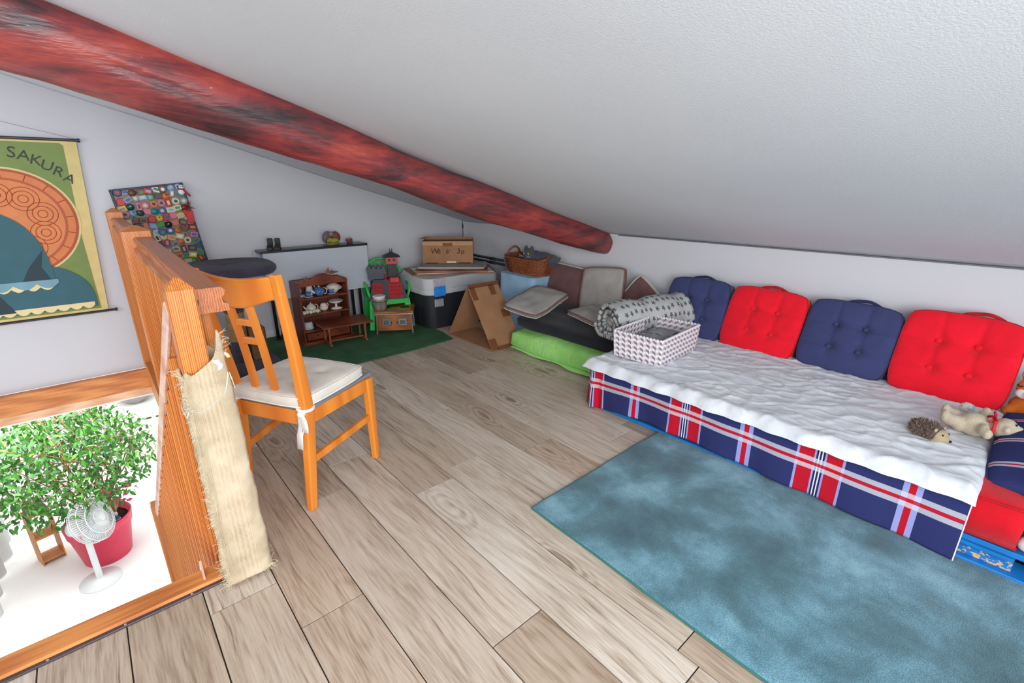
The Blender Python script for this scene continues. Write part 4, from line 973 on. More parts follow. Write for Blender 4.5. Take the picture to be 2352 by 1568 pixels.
# ================================================================ blue covered box, basket, cat
BB = thing('blue_cloth_box', 'tall box covered with pale blue cloth in the corner by the knee wall', 'box', (2.935, 3.115, 0))
LBL = fabric((150, 186, 214), .06, 300, .9, .2)
def bbf(u, v):
    a = 2*PI*u; c, s = math.cos(a), math.sin(a); e = .22; w2, d2 = .165+.012*(1-v), .225+.012*(1-v)
    x = math.copysign(abs(c)**e, c)*w2; y = math.copysign(abs(s)**e, s)*d2
    f = .010*math.sin(a*9+v*2)*(1-v)**1.2+.006*NZ.noise(Vector((x*9, y*9, v*2)))
    return (x*(1+f*2), y*(1+f*2), .485*v)
b = MB(); b.grid(96, 24, bbf, cu=True); b.add([bbf(i/96, 1) for i in range(96)], [list(range(96))]); b.done('cloth_cover', LBL, BB, smooth=False)
MB().tube([Vector(bbf(i/96, .995)) for i in range(96)], .004, 6, closed=True).done('hem', LBL, BB, smooth=True)
WB = thing('wicker_basket', 'brown wicker basket holding a grey cat on the blue box', 'basket', (2.965, 3.11, .486), .0)
k = NT('wicker', .45, 0, .4); p = k.obj(); k.col(k.ramp(k.noise(p, 70, 3), [(.3, srgb((96, 46, 26))), (.55, srgb((150, 82, 48))), (.75, srgb((188, 118, 74)))])); WK = k.m
def brim(a, z, off=0):
    c, s = math.cos(a), math.sin(a); e = .34; g = .84+.16*z/.13
    return Vector((math.copysign(abs(c)**e, c)*(.135*g+off), math.copysign(abs(s)**e, s)*(.245*g+off), z+.018*abs(s)**4*(z/.13)))
b = MB(); NS = 56
for r_ in range(13):
    z = .006+.0095*r_; pts = []
    for i in range(NS*2): a = 2*PI*i/(NS*2); pts.append(brim(a, z, .0035*math.cos(PI*i+PI*r_)))
    b.tube(pts, .0054, 5, closed=True)
tag(b.done('woven_strands', WK, WB, smooth=True), kind='stuff')
b = MB()
for i in range(NS): a = 2*PI*i/NS; b.tube([brim(a, .0), brim(a, .07), brim(a, .13)], .0035, 5)
tag(b.done('stakes', WK, WB), kind='stuff')
b = MB(); pts = [brim(2*PI*i/90, .134, .002+.003*math.sin(i*1.4)) for i in range(90)]; b.tube(pts, .010, 8, closed=True); b.done('rim', WK, WB, smooth=True)
b = MB(); b.add([brim(2*PI*i/40, .006) for i in range(40)], [list(range(40))]); b.done('bottom', WK, WB)
HD = flat((150, 96, 66), .45, 0, .2, 50)
for sy in (1, -1):
    b = MB(); y0 = sy*.250
    hh_ = .075 if sy > 0 else .03
    pts = [(-.085+.17*t, y0-sy*.02*math.sin(PI*t), .14+hh_*math.sin(PI*t)**.7) for t in [i/14 for i in range(15)]]; b.tube(pts, .0095, 8); b.done('handle', HD, WB, smooth=True)
b = MB()
for i in range(7):
    x = -.10+.012*i; pts = [(x, .225, .145), (x-.02, .24, .12+.006*i), (x-.012, .245, .07), (x+.006*math.sin(i), .235, .015)]; b.tube(pts, .0045, 6)
b.done('grey_ties', fabric((92, 92, 98), .1), WB, smooth=True)
MB().ball((0, .0, .055), (.085, .14, .045), 18, 10).done('dark_lining', fabric((48, 52, 72), .12), WB, smooth=True)
def blob(name, balls, mat, parent=None, vox=.006, sm=6, loc=(0, 0, 0), rot=(0, 0, 0)):
    """one continuous body: ellipsoids fused by a voxel remesh and smoothed"""
    b = MB()
    for (c, r, *ro) in balls: b.ball(c, r, 14, 10, rot=ro[0] if ro else None)
    o = b.done(name, mat, parent, smooth=True, loc=loc, rot=rot)
    m = o.modifiers.new('fuse', 'REMESH'); m.mode = 'VOXEL'; m.voxel_size = vox; m.use_smooth_shade = True
    m = o.modifiers.new('soft', 'SMOOTH'); m.factor = .5; m.iterations = sm; return o
CATM = fabric((86, 88, 96), .18, 160, .9, .5, 'cat_fur')
CT2 = thing('grey_cat', 'grey cat lying curled in the wicker basket and looking out', 'cat', (2.945, 3.085, .600), .12); CT2.scale = (1.2, 1.2, 1.2)
hd = Vector((-.055, -.02, .055))
blob('body', [((.01, -.085, .02), (.075, .10, .052)), ((.015, -.15, .015), (.07, .07, .045)), ((-.01, -.03, .03), (.06, .065, .05)), ((-.035, -.02, .045), (.045, .048, .045)),
     (hd, (.047, .050, .043)), (hd+Vector((-.036, .006, -.012)), (.022, .026, .019)), (hd+Vector((-.005, .032, .040)), (.012, .014, .026), (.45, 0, 0)), (hd+Vector((-.005, -.030, .040)), (.012, .014, .026), (-.45, 0, 0)),
     ((-.075, .03, .0), (.03, .016, .015)), ((-.07, -.05, .0), (.034, .016, .016)), ((.06, -.10, .0), (.02, .05, .018))], CATM, CT2, .005, 5)
for s_ in (-1, 1):
    MB().ball(hd+Vector((-.039, .020*s_+.002, .008)), (.008, .009, .0085), 10, 8).done('eye', flat((176, 170, 90), .15), CT2, smooth=True)
    MB().ball(hd+Vector((-.0455, .020*s_+.003, .009)), (.003, .0025, .006), 8, 6).done('pupil', flat((16, 16, 18), .1), CT2, smooth=True)
MB().ball(hd+Vector((-.057, .006, -.006)), (.005, .007, .004), 8, 6).done('nose', flat((54, 46, 50), .4), CT2, smooth=True)
b = MB()
for s_ in (-1, 1):
    for k_ in range(3): b.tube([hd+Vector((-.050, .016*s_, -.012)), hd+Vector((-.055, .055*s_, -.016+.009*k_))], .0006, 3)
b.done('whiskers', flat((220, 220, 222), .5), CT2)
# ================================================================ rug
def m_rug():
    k = NT('teal_rug', .98, 0, .05); p = k.pos()
    f = k.math('ADD', k.math('MULTIPLY', k.noise(p, 3.0, 5, .6, .2), .85), k.math('MULTIPLY', k.noise(p, 240, 2), .26))
    k.col(k.ramp(f, [(.40, srgb((52, 88, 98))), (.52, srgb((74, 114, 126))), (.60, srgb((98, 144, 160))), (.70, srgb((134, 178, 192)))]))
    k.bump(k.noise(p, 330, 2), .8, .004); k.b.inputs['Sheen Weight'].default_value = .3; return k.m
pts = []
def edge(a, c, n, amp):
    for i in range(n): t = i/n; pts.append((a[0]+(c[0]-a[0])*t+amp*NZ.noise(Vector((t*6, a[0]*9, 0))), a[1]+(c[1]-a[1])*t+amp*NZ.noise(Vector((3, t*6, a[1]*5)))))
edge((1.127, 1.165), (2.10, 1.178), 24, .006); edge((2.10, 1.178), (2.10, -1.1), 4, 0); edge((2.10, -1.1), (1.075, -1.1), 4, 0); edge((1.075, -1.1), (1.127, 1.165), 40, .007)
b = MB(); n = len(pts); cx, cy = 1.6, .1
rings = [(0, .001), (.0, .008), (-.004, .0115), (-.012, .013)]
vs = []
for dr, z in rings:
    for x, y in pts: d = Vector((x-cx, y-cy, 0)).normalized(); vs.append((x+d.x*dr, y+d.y*dr, z))
b.add(vs, [(r*n+i, r*n+(i+1) % n, (r+1)*n+(i+1) % n, (r+1)*n+i) for r in range(3) for i in range(n)]+[list(range(3*n, 4*n))])
RUG = thing('area_rug', 'large teal short pile rug on the plank floor before the pallet sofa', 'rug', (1.6, .2, 0))
b.done('pile', m_rug(), RUG, world=True)
b = MB(); b.tube([(x, y, .006) for x, y in pts], .0045, 6, closed=True); b.done('bound_edge', fabric((60, 112, 108), .08), RUG, world=True)
# ================================================================ pallets
def m_blue():
    k = NT('blue_paint_worn', .5, 0, .35); p = k.obj(); f = k.noise(k.vmul(p, (1, 1, 1.6)), 48, 5, .7)
    z = k.n('SeparateXYZ', Vector=p).outputs[2]
    m_ = k.ramp(k.math('SUBTRACT', f, k.math('MULTIPLY', z, 3.2)), [(.57, 0.), (.60, 1.)])
    k.col(k.mix(m_, k.ramp(k.noise(p, 9, 3), [(.3, srgb((16, 96, 164))), (.7, srgb((30, 128, 200)))]), srgb((214, 176, 128)))); k.bump(f, .3, .004); return k.m
BLUE = flat((26, 120, 192), .5, 0, .08, 9, .15, 60); BLW = m_blue()
def pallet(y0, y1, label, grp='blue pallets under the seat'):
    t = thing('wooden_pallet', label, 'pallet', (2.55, (y0+y1)/2, 0), 0, grp); L = y1-y0
    for i in range(5): MB().box((-.43+.215*i, 0, .099), (.14 if i else .125, L, .020), ch=.003).done('deck_board', BLUE, t)
    for y in (-L/2+.0725, 0, L/2-.0725):
        MB().box((0, y, .083), (1.0, .13, .012)).done('cross_board', BLUE, t)
    for x in (-.44, 0, .44):
        MB().box((x, 0, .011), (.11, L, .020), ch=.003).done('bottom_board', BLUE, t)
        for y in (-L/2+.0725, 0, L/2-.0725):
            MB().box((0, 0, 0), (.10, .142, .056), ch=.003).done('block', BLW, t, loc=(x+(.022 if x < 0 else 0), y, .049))
pallet(.83, 1.62, 'bright blue pallet under the far left end of the plaid covered seat')
pallet(.02, .815, 'bright blue pallet under the near half of the plaid covered seat')
pallet(-.80, .003, 'bright blue pallet with scuffed block left uncovered at the right edge')
# ================================================================ red mattress block
RED = fabric((232, 24, 44), .06, 420, .85, .25); NAVY = fabric((60, 66, 108), .07, 420, .85, .25)
RM = thing('red_mattress', 'thick red seat mattress block lying on the blue pallets under the quilt', 'mattress', (2.50, .735, .191))
b = MB(); f, r = cushion(b, .90, 1.76, .164, .070, 40, k=.03, p=14, wob=.006, seed=2); b.done('cover', fabric((206, 18, 34), .06, 420, .85, .25), RM, smooth=True)
for q in (f, r): MB().tube(q, .004, 6, closed=True).done('piping', flat((170, 14, 26), .8), RM, smooth=True)
# ================================================================ plaid throw
def m_plaid(name='plaid_cloth'):
    """u = metres across the vertical stripes, v = metres across the horizontal ones"""
    k = NT(name, .9, 0, .15); s = k.n('SeparateXYZ', Vector=k.uv())
    NV, RD, WH, LV, DK = srgb((48, 54, 104)), srgb((196, 24, 44)), srgb((232, 232, 240)), srgb((160, 164, 222)), srgb((34, 40, 84))
    per = .587
    u = k.math('FRACT', k.math('DIVIDE', k.math('ADD', s.outputs[0], .285+per*4), per))
    edges = [(0, NV), (.054, LV), (.064, RD), (.119, LV), (.126, DK), (.132, WH), (.137, DK), (.143, WH), (.148, DK), (.154, LV), (.161, RD), (.216, LV), (.226, NV),
             (.404, LV), (.4235, RD), (.4435, LV), (.463, NV)]
    V = k.ramp(u, [(a/per, c) for a, c in edges], 'CONSTANT')
    v = k.math('FRACT', k.math('DIVIDE', k.math('ADD', s.outputs[1], .31*3), .31))
    H = k.ramp(v, [(0, NV), (.148/.31, WH), (.166/.31, RD), (.180/.31, WH), (.198/.31, NV)], 'CONSTANT')
    A = k.ramp(v, [(0, 0.), (.148/.31, .55), (.166/.31, .92), (.180/.31, .55), (.198/.31, 0.)], 'CONSTANT')
    c = k.mix(A, V, H); fz = k.noise(k.uv(), 900, 1)
    k.col(k.mix(k.math('MULTIPLY', fz, .18), c, srgb((20, 20, 40)), 'MIX')); k.bump(fz, .25, .002); return k.m
PLAID = m_plaid()
SLF = Vector((0, 0, 0))
def throw(u, v):
    # u along the hem: 0 right end (y=0) .. 1 round the far left corner; v 0 hem .. 1 top
    Lf = 1.66; s = u*(Lf+.30)
    zt = .268; zb = .014+.028*min(1, max(0, (s-.2)/.6))-.034*max(0, min(1, (s-1.40)/.2))+.005*math.sin(s*7)
    z = max(zb+(zt-zb)*min(1, v/.8), .008); fold = 1-min(1, v/.8)
    if s < Lf-.05: x, y = 2.036, s-.003
    else:
        a = min(1, (s-Lf+.05)/.10)*PI/2; e = max(0, s-Lf-.05)
        x, y = 2.086-.05*math.cos(a)+e, Lf-.053+.05*math.sin(a)
    rip = (.007*math.sin(s*23+1)+.006*NZ.noise(Vector((s*5, 0, 1)))+.004*NZ.noise(Vector((s*14, z*10, 1))))*fold
    if s > Lf-.12: rip += .012*math.sin(s*75)*fold
    if s < Lf: x -= rip+.004+.020*fold*max(0, 1-abs(s-.0)/.5)*.2
    else: y += rip
    if v > .8:
        q = (v-.8)/.2; z = zt+.006*math.sin(q*PI/2)
        if s < Lf: x += .16*q
        else: x += .1*q; y -= .12*q
    return (x, y, z)
TH = thing('plaid_throw', 'navy red and white plaid cloth hanging over the front of the seat', 'throw', (2.04, .8, .02))
b = MB(); b.grid(260, 34, throw, uvs=lambda u, v: (u*1.96, .315*v/1.0*.86+.045)); o = b.done('cloth', PLAID, TH, world=True, smooth=True)
m = o.modifiers.new('t', 'SOLIDIFY'); m.thickness = .002; m.offset = 1
b = MB(); b.tube([Vector(throw(0, i/24))+Vector((-.002, -.001, 0)) for i in range(20)], .0022, 5); b.done('white_hem', flat((224, 224, 232), .8), TH, world=True)
# ================================================================ white quilt
def m_quilt():
    k = NT('white_quilt', .8, 0, .2); p = k.obj(); n1 = k.noise(p, 5, 4, .6, .8)
    k.col(k.ramp(n1, [(.3, srgb((204, 209, 215))), (.7, srgb((224, 227, 231)))])); k.bump(k.math('ADD', k.noise(p, 22, 4, .6, 1.5), k.math('MULTIPLY', k.noise(p, 70, 3), .15)), .16, .015); return k.m
QX0, QX1, QY0, QY1 = 1.992, 2.955, -.012, 1.665
def ridge(p, s): return 1-abs(NZ.noise(Vector(p)*s))*2
def quilt(u, v, sg=1):
    x, y = QX0+(QX1-QX0)*u, QY0+(QY1-QY0)*v
    wob = .012*NZ.noise(Vector((y*5, 0, 3)))+.005*math.sin(y*47); x += wob*(1-u)**3; y += .014*NZ.noise(Vector((x*6, 9, 0)))*(1-2*abs(v-.5))**0*((1-v)**6+v**6)
    eu = min(u/.05, 1, (1-u)/.03); ev = min(v/.025, 1, (1-v)/.03)
    e = math.sqrt(max(0, 1-(1-max(0, min(1, eu)))**2))*math.sqrt(max(0, 1-(1-max(0, min(1, ev)))**2))
    w = .0065*max(0, ridge((x*1.2+y*.5, y*.6-x*.3, 1), 6.5))**4+.0055*max(0, ridge((x*.5-y*.9, y*.5+x*1.2, 5), 9))**4+.0022*max(0, ridge((x*1.4, y*.7, 3), 13))**3+.003*NZ.noise(Vector((x*4, y*4, 7)))
    d1, d2 = abs(((x+y)*3.1) % 1-.5), abs(((x-y)*3.1) % 1-.5)
    st = .005*(math.exp(-(.5-d1)**2/.0011)+math.exp(-(.5-d2)**2/.0011))
    lip = .010*math.exp(-((u-.05)/.04)**2)
    base = .276-.006*(1-u)-.016*math.exp(-(u/.03)**2)
    top = base+(.020+w+lip-st*.7)*e
    bot = base-.016*e
    return (x, y, top if sg > 0 else bot)
QT = thing('white_quilt', 'crumpled white quilt spread over the red seat mattress', 'quilt', (2.48, .82, .28))
b = MB(); nu, nv = 120, 200
b.grid(nu, nv, lambda u, v: quilt(u, v, 1)); b.grid(nu//4, nv//4, lambda u, v: quilt(u, v, -1))
b.done('padding', m_quilt(), QT, world=True, smooth=True)
def qz(x, y): u = (x-QX0)/(QX1-QX0); v = (y-QY0)/(QY1-QY0); return quilt(u, v)[2]
# ================================================================ four tufted cushions
def box_cushion(label, ymid, wd, ht, mat, dark, xb=2.925, zb=.285, lean=.37, roll=0, hand=True, hl=0., twist=0.):
    t = thing('seat_cushion', label, 'cushion', (0, 0, 0), 0, 'square tufted back cushions')
    ex = Vector((0, -1, 0)); ey = Vector((math.sin(lean), 0, math.cos(lean))); ez = ex.cross(ey)
    R = Matrix((ex, ey, ez)).transposed() @ Matrix.Rotation(roll, 3, 'Z') @ Matrix.Rotation(twist, 3, 'Y')
    M = R.to_4x4(); M.translation = Vector((xb, ymid, zb))+ey*ht/2
    t.matrix_world = M
    tf = ((-.33, -.33), (.33, -.33), (.33, .33), (-.33, .33))
    ln = [(-1, .33, -.33, .33, .16), (.33, .33, 1, .33, .16), (-1, -.33, -.33, -.33, .16), (.33, -.33, 1, -.33, .16), (-.33, .33, .33, .33, .22), (-.33, -.33, .33, -.33, .22), (-.33, -.33, -.33, .33, .14), (.33, -.33, .33, .33, .14), (-.33, .33, -.33, 1, .12), (.33, .33, .33, 1, .12)]
    b = MB(); f, r = cushion(b, wd, ht, .105, .034, 44, tf, .17, 7, .55, ln, .006, ymid*7, .13); b.done('cover', mat, t, smooth=True)
    for q in (f, r): MB().tube(q, .0032, 6, closed=True).done('piping', dark, t, smooth=True)
    for tx, ty in tf: MB().ball((tx*wd/2, ty*ht/2, .030), (.0125, .0125, .008), 12, 8).done('button', mat, t, smooth=True)
    if hand:
        b = MB(); pts = [(hl-.085+.17*i/12, ht/2-.006+.030*math.sin(PI*i/12)**.8, -.004+.006*math.sin(i)) for i in range(13)]
        b.tube(pts, .009, 6, flatz=.3); b.done('strap_handle', dark, t, smooth=True)
    return t
DR, DN = flat((186, 20, 34), .85), flat((44, 48, 88), .85)
box_cushion('navy tufted cushion against the knee wall, farthest left behind the rolled quilt', 1.52, .42, .40, NAVY, DN, 2.905, .265, .36, .03)
box_cushion('bright red tufted cushion between the two navy cushions', 1.085, .435, .395, RED, DR, 2.90, .270, .375, -.02)
box_cushion('navy tufted cushion between the two red cushions', .645, .42, .385, NAVY, DN, 2.895, .278, .39, -.02, hl=.02)
box_cushion('bright red tufted cushion at the right end beside the orange plush', .215, .43, .415, RED, DR, 2.885, .272, .385, -.015, hl=.05)
# ================================================================ green and black floor cushions
def m_green():
    k = NT('lime_nylon', .55, 0, .3); p = k.obj(); f = k.noise(p, 5, 4, .6, .5)
    k.col(k.ramp(f, [(.3, srgb((140, 206, 104))), (.6, srgb((162, 224, 128))), (.8, srgb((180, 220, 150)))])); k.bump(k.noise(k.vmul(p, (1, 3, 1)), 16, 4, .6, 1.2), .5, .02); return k.m
GR = thing('green_floor_cushion', 'long lime green floor cushion lying beside the plaid seat', 'cushion', (2.70, 2.21, .088))
b = MB(); f, r = cushion(b, .64, 1.06, .172, .045, 46, k=.08, p=5, wob=.022, seed=5); 
b.v = [Vector((p.x+.018*NZ.noise(Vector((p.y*5, p.z*9, 1)))+(-.022 if p.x < -.2 and p.z < -.02 else 0), p.y, p.z)) for p in b.v]
o = b.done('cover', m_green(), GR, smooth=True, rot=(0, 0, .03))
GF = fabric((158, 222, 120), .05)
b = MB(); b.grid(50, 3, lambda u, v: (-.318-.030*v+.010*NZ.noise(Vector((u*7, 0, 2))), -.50+1.0*u, -.058-.012*v+.008*math.sin(u*15)*v))
o = b.done('seam_flange', GF, GR, smooth=True); o.modifiers.new('t', 'SOLIDIFY').thickness = .004
BLC = fabric((38, 40, 46), .1, 300, .8, .3)
BF = thing('black_floor_cushion', 'flat black floor cushion on top of the lime green one', 'cushion', (2.765, 2.25, .215))
b = MB(); f, r = cushion(b, .60, 1.08, .115, .03, 40, k=.10, p=5, wob=.016, seed=8); b.done('cover', BLC, BF, smooth=True, rot=(0, -.06, .03))
# ================================================================ loose pillows
GRYP = fabric((166, 163, 158), .06, 260); BRNP = fabric((112, 82, 82), .10, 260); GP1, BP1 = flat((126, 92, 84), .85), flat((190, 184, 176), .85)
def frame3(c, ex, ey): ex = Vector(ex).normalized(); ez = ex.cross(Vector(ey)).normalized(); ey = ez.cross(ex); M = Matrix((ex, ey, ez)).transposed().to_4x4(); M.translation = Vector(c); return M
def pillow(label, tl, tr, br_, bl, mat, pip, back, th=.085, wob=.012, seed=0, bend=0):
    tl, tr, br_, bl = map(Vector, (tl, tr, br_, bl)); c = (tl+tr+br_+bl)/4; ex = (tr+br_-tl-bl)/2; ey = (tl+tr-bl-br_)/2
    t = thing('pillow', label, 'pillow', (0, 0, 0), 0, 'flat corded pillows'); t.matrix_world = frame3(c, ex, ey)
    b = MB(); f, r = cushion(b, ex.length*1.04, ey.length*1.04, th, .008, 30, k=.10, p=3.2, wob=wob, seed=seed)
    def bd(p): return Vector((p[0], p[1], p[2]+bend*((p[0]/ex.length)**2+(p[1]/ey.length)**2)+.014*NZ.noise(Vector((p[0]*5+seed, p[1]*5, 1)))))
    b.v = [bd(p) for p in b.v]; n2 = len(b.f)
    o = b.done('cover', mat, t, smooth=True)
    MB().tube([bd(Vector(p)+Vector((p[0]*.012, p[1]*.012, 0))) for p in f], .0065, 8, closed=True).done('piping', pip, t, smooth=True)
    MB().tube([bd(Vector(p)+Vector((p[0]*.008, p[1]*.008, -.008))) for p in r], .005, 6, closed=True).done('back_piping', back, t, smooth=True)
    return t
pillow('brown pillow with pale cord upright against wall left of the grey one', (3.02, 2.94, .595), (3.03, 2.50, .575), (2.955, 2.53, .265), (2.93, 2.91, .30), BRNP, BP1, BP1, .07, seed=1, bend=-.03)
pillow('grey pillow with dark cord upright against wall between two brown pillows', (3.01, 2.468, .592), (3.03, 2.115, .635), (2.95, 2.15, .30), (2.90, 2.53, .27), GRYP, GP1, GP1, .08, seed=2)
pillow('brown pillow standing on its corner behind the star patterned quilt roll', (3.00, 2.21, .335), (3.035, 2.02, .585), (3.03, 1.765, .445), (2.98, 1.92, .24), BRNP, BP1, BP1, .065, seed=3)
pillow('pale grey pillow lying tilted in front of the blue cloth covered box', (2.42, 2.79, .318), (2.80, 2.86, .455), (2.80, 2.52, .365), (2.36, 2.49, .318), GRYP, GP1, BP1, .07, seed=4)
pillow('pale grey pillow lying flat on the black cushion under the quilt roll', (2.66, 2.40, .318), (2.96, 2.30, .335), (2.90, 1.92, .335), (2.56, 2.02, .315), GRYP, GP1, BP1, .06, seed=6)
# ================================================================ rolled star quilt
def m_star():
    k = NT('star_fabric', .85, 0, .2); uv = k.vmul(k.uv(), (1, 1, 0))
    vor = k.n('TexVoronoi', {'voronoi_dimensions': '2D'}, Vector=uv, Scale=23., Randomness=.35)
    loc = k.n('VectorMath', {'operation': 'SUBTRACT'}, _0=k.vmul(uv, (23., 23., 0)), _1=vor.outputs['Position'] if 0 else k.vmul(vor.outputs['Position'], (23., 23., 0))).outputs[0]
    s = k.n('SeparateXYZ', Vector=loc)
    ang = k.math('ARCTAN2', s.outputs[1], s.outputs[0]); r = k.math('SQRT', k.math('ADD', k.math('MULTIPLY', s.outputs[0], s.outputs[0]), k.math('MULTIPLY', s.outputs[1], s.outputs[1])))
    lim = k.math('ADD', .155, k.math('MULTIPLY', k.math('POWER', k.math('ABSOLUTE', k.math('COSINE', k.math('MULTIPLY', ang, 2.5))), 2.2), .17))
    m_ = k.math('LESS_THAN', r, lim)
    k.col(k.mix(m_, k.ramp(k.noise(k.obj(), 8, 3), [(.3, srgb((166, 168, 166))), (.7, srgb((186, 187, 184)))]), srgb((86, 92, 102)))); k.bump(k.noise(k.obj(), 26, 3), .3, .01); return k.m
SQ = thing('star_quilt', 'grey quilt with dark stars rolled up beside the patterned storage box', 'quilt', (2.42, 1.79, .415))
ax = Vector((.56, -.17, .02)); L_ = ax.length; ax.normalize(); sd = Vector((0, 0, 1)).cross(ax).normalized(); uz = ax.cross(sd)
def roll(u, v):
    turns = 2.6; a = 2*PI*turns*u+2.2; r = (.036+.092*u)*(1+.05*NZ.noise(Vector((math.cos(a)*1.5, math.sin(a)*1.5, v*4))))
    puff = .016*abs(math.sin(v*PI*2.2+.15))*(u > .55)+.007*NZ.noise(Vector((a*1.2, v*6, 1)))
    end = .02*math.sin(a*2)*(1 if v < .05 or v > .95 else 0)*.5; hx = .14-.02*math.sin(v*PI)
    zz = math.sin(a)*(r+puff); zz = max(zz, -.105)
    return ax*(L_*(v-.06)+end+.012*(1-u))+sd*math.cos(a)*(r+puff)*1.12+uz*zz*.97
b = MB(); b.grid(150, 40, roll, uvs=lambda u, v: (u*1.55, v*.62)); o = b.done('rolled_quilt', m_star(), SQ, smooth=True); m = o.modifiers.new('t', 'SOLIDIFY'); m.thickness = .024; m.offset = 0
MB().ball(ax*.0+Vector((0, 0, 0)), (.028, .034, .034), 14, 10).done('inner_fold', m_star() if 0 else fabric((160, 162, 160), .1), SQ, smooth=True)
# ================================================================ patterned storage box
def m_cube():
    k = NT('woven_cube_pattern', .5, 0, .35); s = k.n('SeparateXYZ', Vector=k.uv()); c = .0185
    u = k.math('DIVIDE', s.outputs[0], c); v = k.math('DIVIDE', s.outputs[1], c)
    tri = k.math('ABSOLUTE', k.math('SUBTRACT', k.math('FRACT', k.math('MULTIPLY', u, .5)), .5))
    w = k.math('FRACT', k.math('ADD', k.math('MULTIPLY', v, .62), k.math('MULTIPLY', tri, .7)))
    half = k.math('GREATER_THAN', k.math('FRACT', k.math('MULTIPLY', u, .5)), .5)
    A_ = k.ramp(w, [(0, srgb((232, 230, 234))), (.5, srgb((206, 190, 196)))], 'CONSTANT'); B_ = k.ramp(w, [(0, srgb((232, 230, 234))), (.5, srgb((142, 128, 134)))], 'CONSTANT')
    k.col(k.mix(half, A_, B_)); k.bump(k.math('MULTIPLY', w, k.math('MULTIPLY', tri, 2.)), .5, .006); return k.m
PB = thing('storage_basket', 'open pink grey storage basket with woven cube pattern on the white quilt', 'basket', (2.405, 1.45, .300), .07)
CUB = m_cube(); bw2, bd2, bh2 = .43, .29, .152
def side(name, p, q, w_):
    b = MB(); p, q = Vector(p), Vector(q); d = (q-p).normalized(); nrm = d.cross(Vector((0, 0, 1)))
    b.grid(48, 14, lambda u, v: p.lerp(q, u)*(1+.05*v)+Vector((0, 0, bh2*v))+nrm*(.0016*math.cos(PI*u*w_/.0093)*(1)), uvs=lambda u, v: (u*w_, v*bh2))
    o = b.done(name, CUB, PB, smooth=True); m = o.modifiers.new('t', 'SOLIDIFY'); m.thickness = .006; m.offset = 0
    rb = MB(); n_ = int(w_/.0185)
    for i in range(n_): rb.ball(p.lerp(q, (i+.5)/n_)*1.05+Vector((0, 0, bh2)), (.0092, .0092, .006), 8, 5)
    rb.done('scalloped_rim', flat((226, 222, 226), .5), o, smooth=True)
x_, y_ = bw2/2, bd2/2
side('side_panel', (-x_, y_, 0), (-x_, -y_, 0), bd2); side('side_panel', (-x_, -y_, 0), (x_, -y_, 0), bw2); side('side_panel', (x_, -y_, 0), (x_, y_, 0), bd2); side('side_panel', (x_, y_, 0), (-x_, y_, 0), bw2)
MB().box((0, 0, .004), (bw2-.01, bd2-.01, .006)).done('bottom', flat((200, 190, 194), .6), PB)
ZB = thing('striped_cloth', 'folded grey striped cloth lying inside the patterned storage basket', 'cloth', (2.405, 1.45, .309), .07)
k = NT('grey_stripes', .8, 0, .2); s = k.n('SeparateXYZ', Vector=k.obj()); st = k.math('GREATER_THAN', k.math('FRACT', k.math('MULTIPLY', s.outputs[0], 17.)), .45)
k.col(k.mix(st, srgb((112, 112, 118)), srgb((164, 164, 168)))); STR = k.m
b = MB(); cushion(b, .37, .23, .09, .03, 30, k=.1, p=6, wob=.02, seed=4); b.done('folded_cloth', STR, ZB, smooth=True, loc=(0, 0, .046))
b = MB(); b.grid(30, 10, lambda u, v: (-.16+.32*u, -.06+.12*v, .098+.010*math.sin(u*19)*math.sin(v*PI)+.012*NZ.noise(Vector((u*4, v*4, 0))))); o = b.done('top_fold', fabric((146, 146, 152), .12), ZB, smooth=True); o.modifiers.new('t', 'SOLIDIFY').thickness = .004
# ================================================================ plush toys
HG = thing('plush_hedgehog', 'small brown spiny plush hedgehog lying on the white quilt', 'plush toy', (2.355, .178, .322), -2.0)
SPN = flat((104, 84, 76), .95, 0, .35, 160); TAN = fabric((176, 160, 128), .08)
blob('body', [((0, 0, 0), (.058, .045, .036)), ((-.03, 0, 0), (.036, .042, .034))], SPN, HG, .005, 4)
R4 = random.Random(9); b = MB()
for i in range(620):
    a = R4.uniform(0, 6.28); z = R4.uniform(-.5, 1); c = math.sqrt(1-z*z); d = Vector((c*math.cos(a), c*math.sin(a), z))
    if d.x > .62: continue
    p = Vector((d.x*.060-.004, d.y*.046, d.z*.036)); b.tube([p, p+(d+Vector((-.3, R4.uniform(-.3, .3), .1))).normalized()*R4.uniform(.006, .012)], [.0016, .0005], 3, caps=False)
tag(b.done('spines', flat((132, 112, 100), .95, 0, .5, 200), HG), kind='stuff')
blob('face', [((.040, 0, -.004), (.028, .031, .028)), ((.066, 0, -.010), (.012, .011, .010)), ((.03, 0, -.022), (.03, .03, .012))], TAN, HG, .004, 4)
MB().ball((.078, 0, -.009), .0052, 10, 8).done('nose', flat((26, 22, 22), .3), HG, smooth=True)
for s_ in (-1, 1):
    MB().ball((.058, .016*s_, .010), .0038, 8, 6).done('eye', flat((18, 18, 18), .2), HG, smooth=True)
    MB().ball((.036, .024*s_, .022), (.005, .008, .008), 8, 6).done('ear', TAN, HG, smooth=True)
BE = thing('plush_bear', 'beige plush bear with a red ribbon lying on its back on the quilt', 'plush toy', (2.50, .062, .338), -1.45); BE.scale = (1., 1.3, 1.3)
FUR = fabric((196, 182, 158), .09, 200, .95, .6)
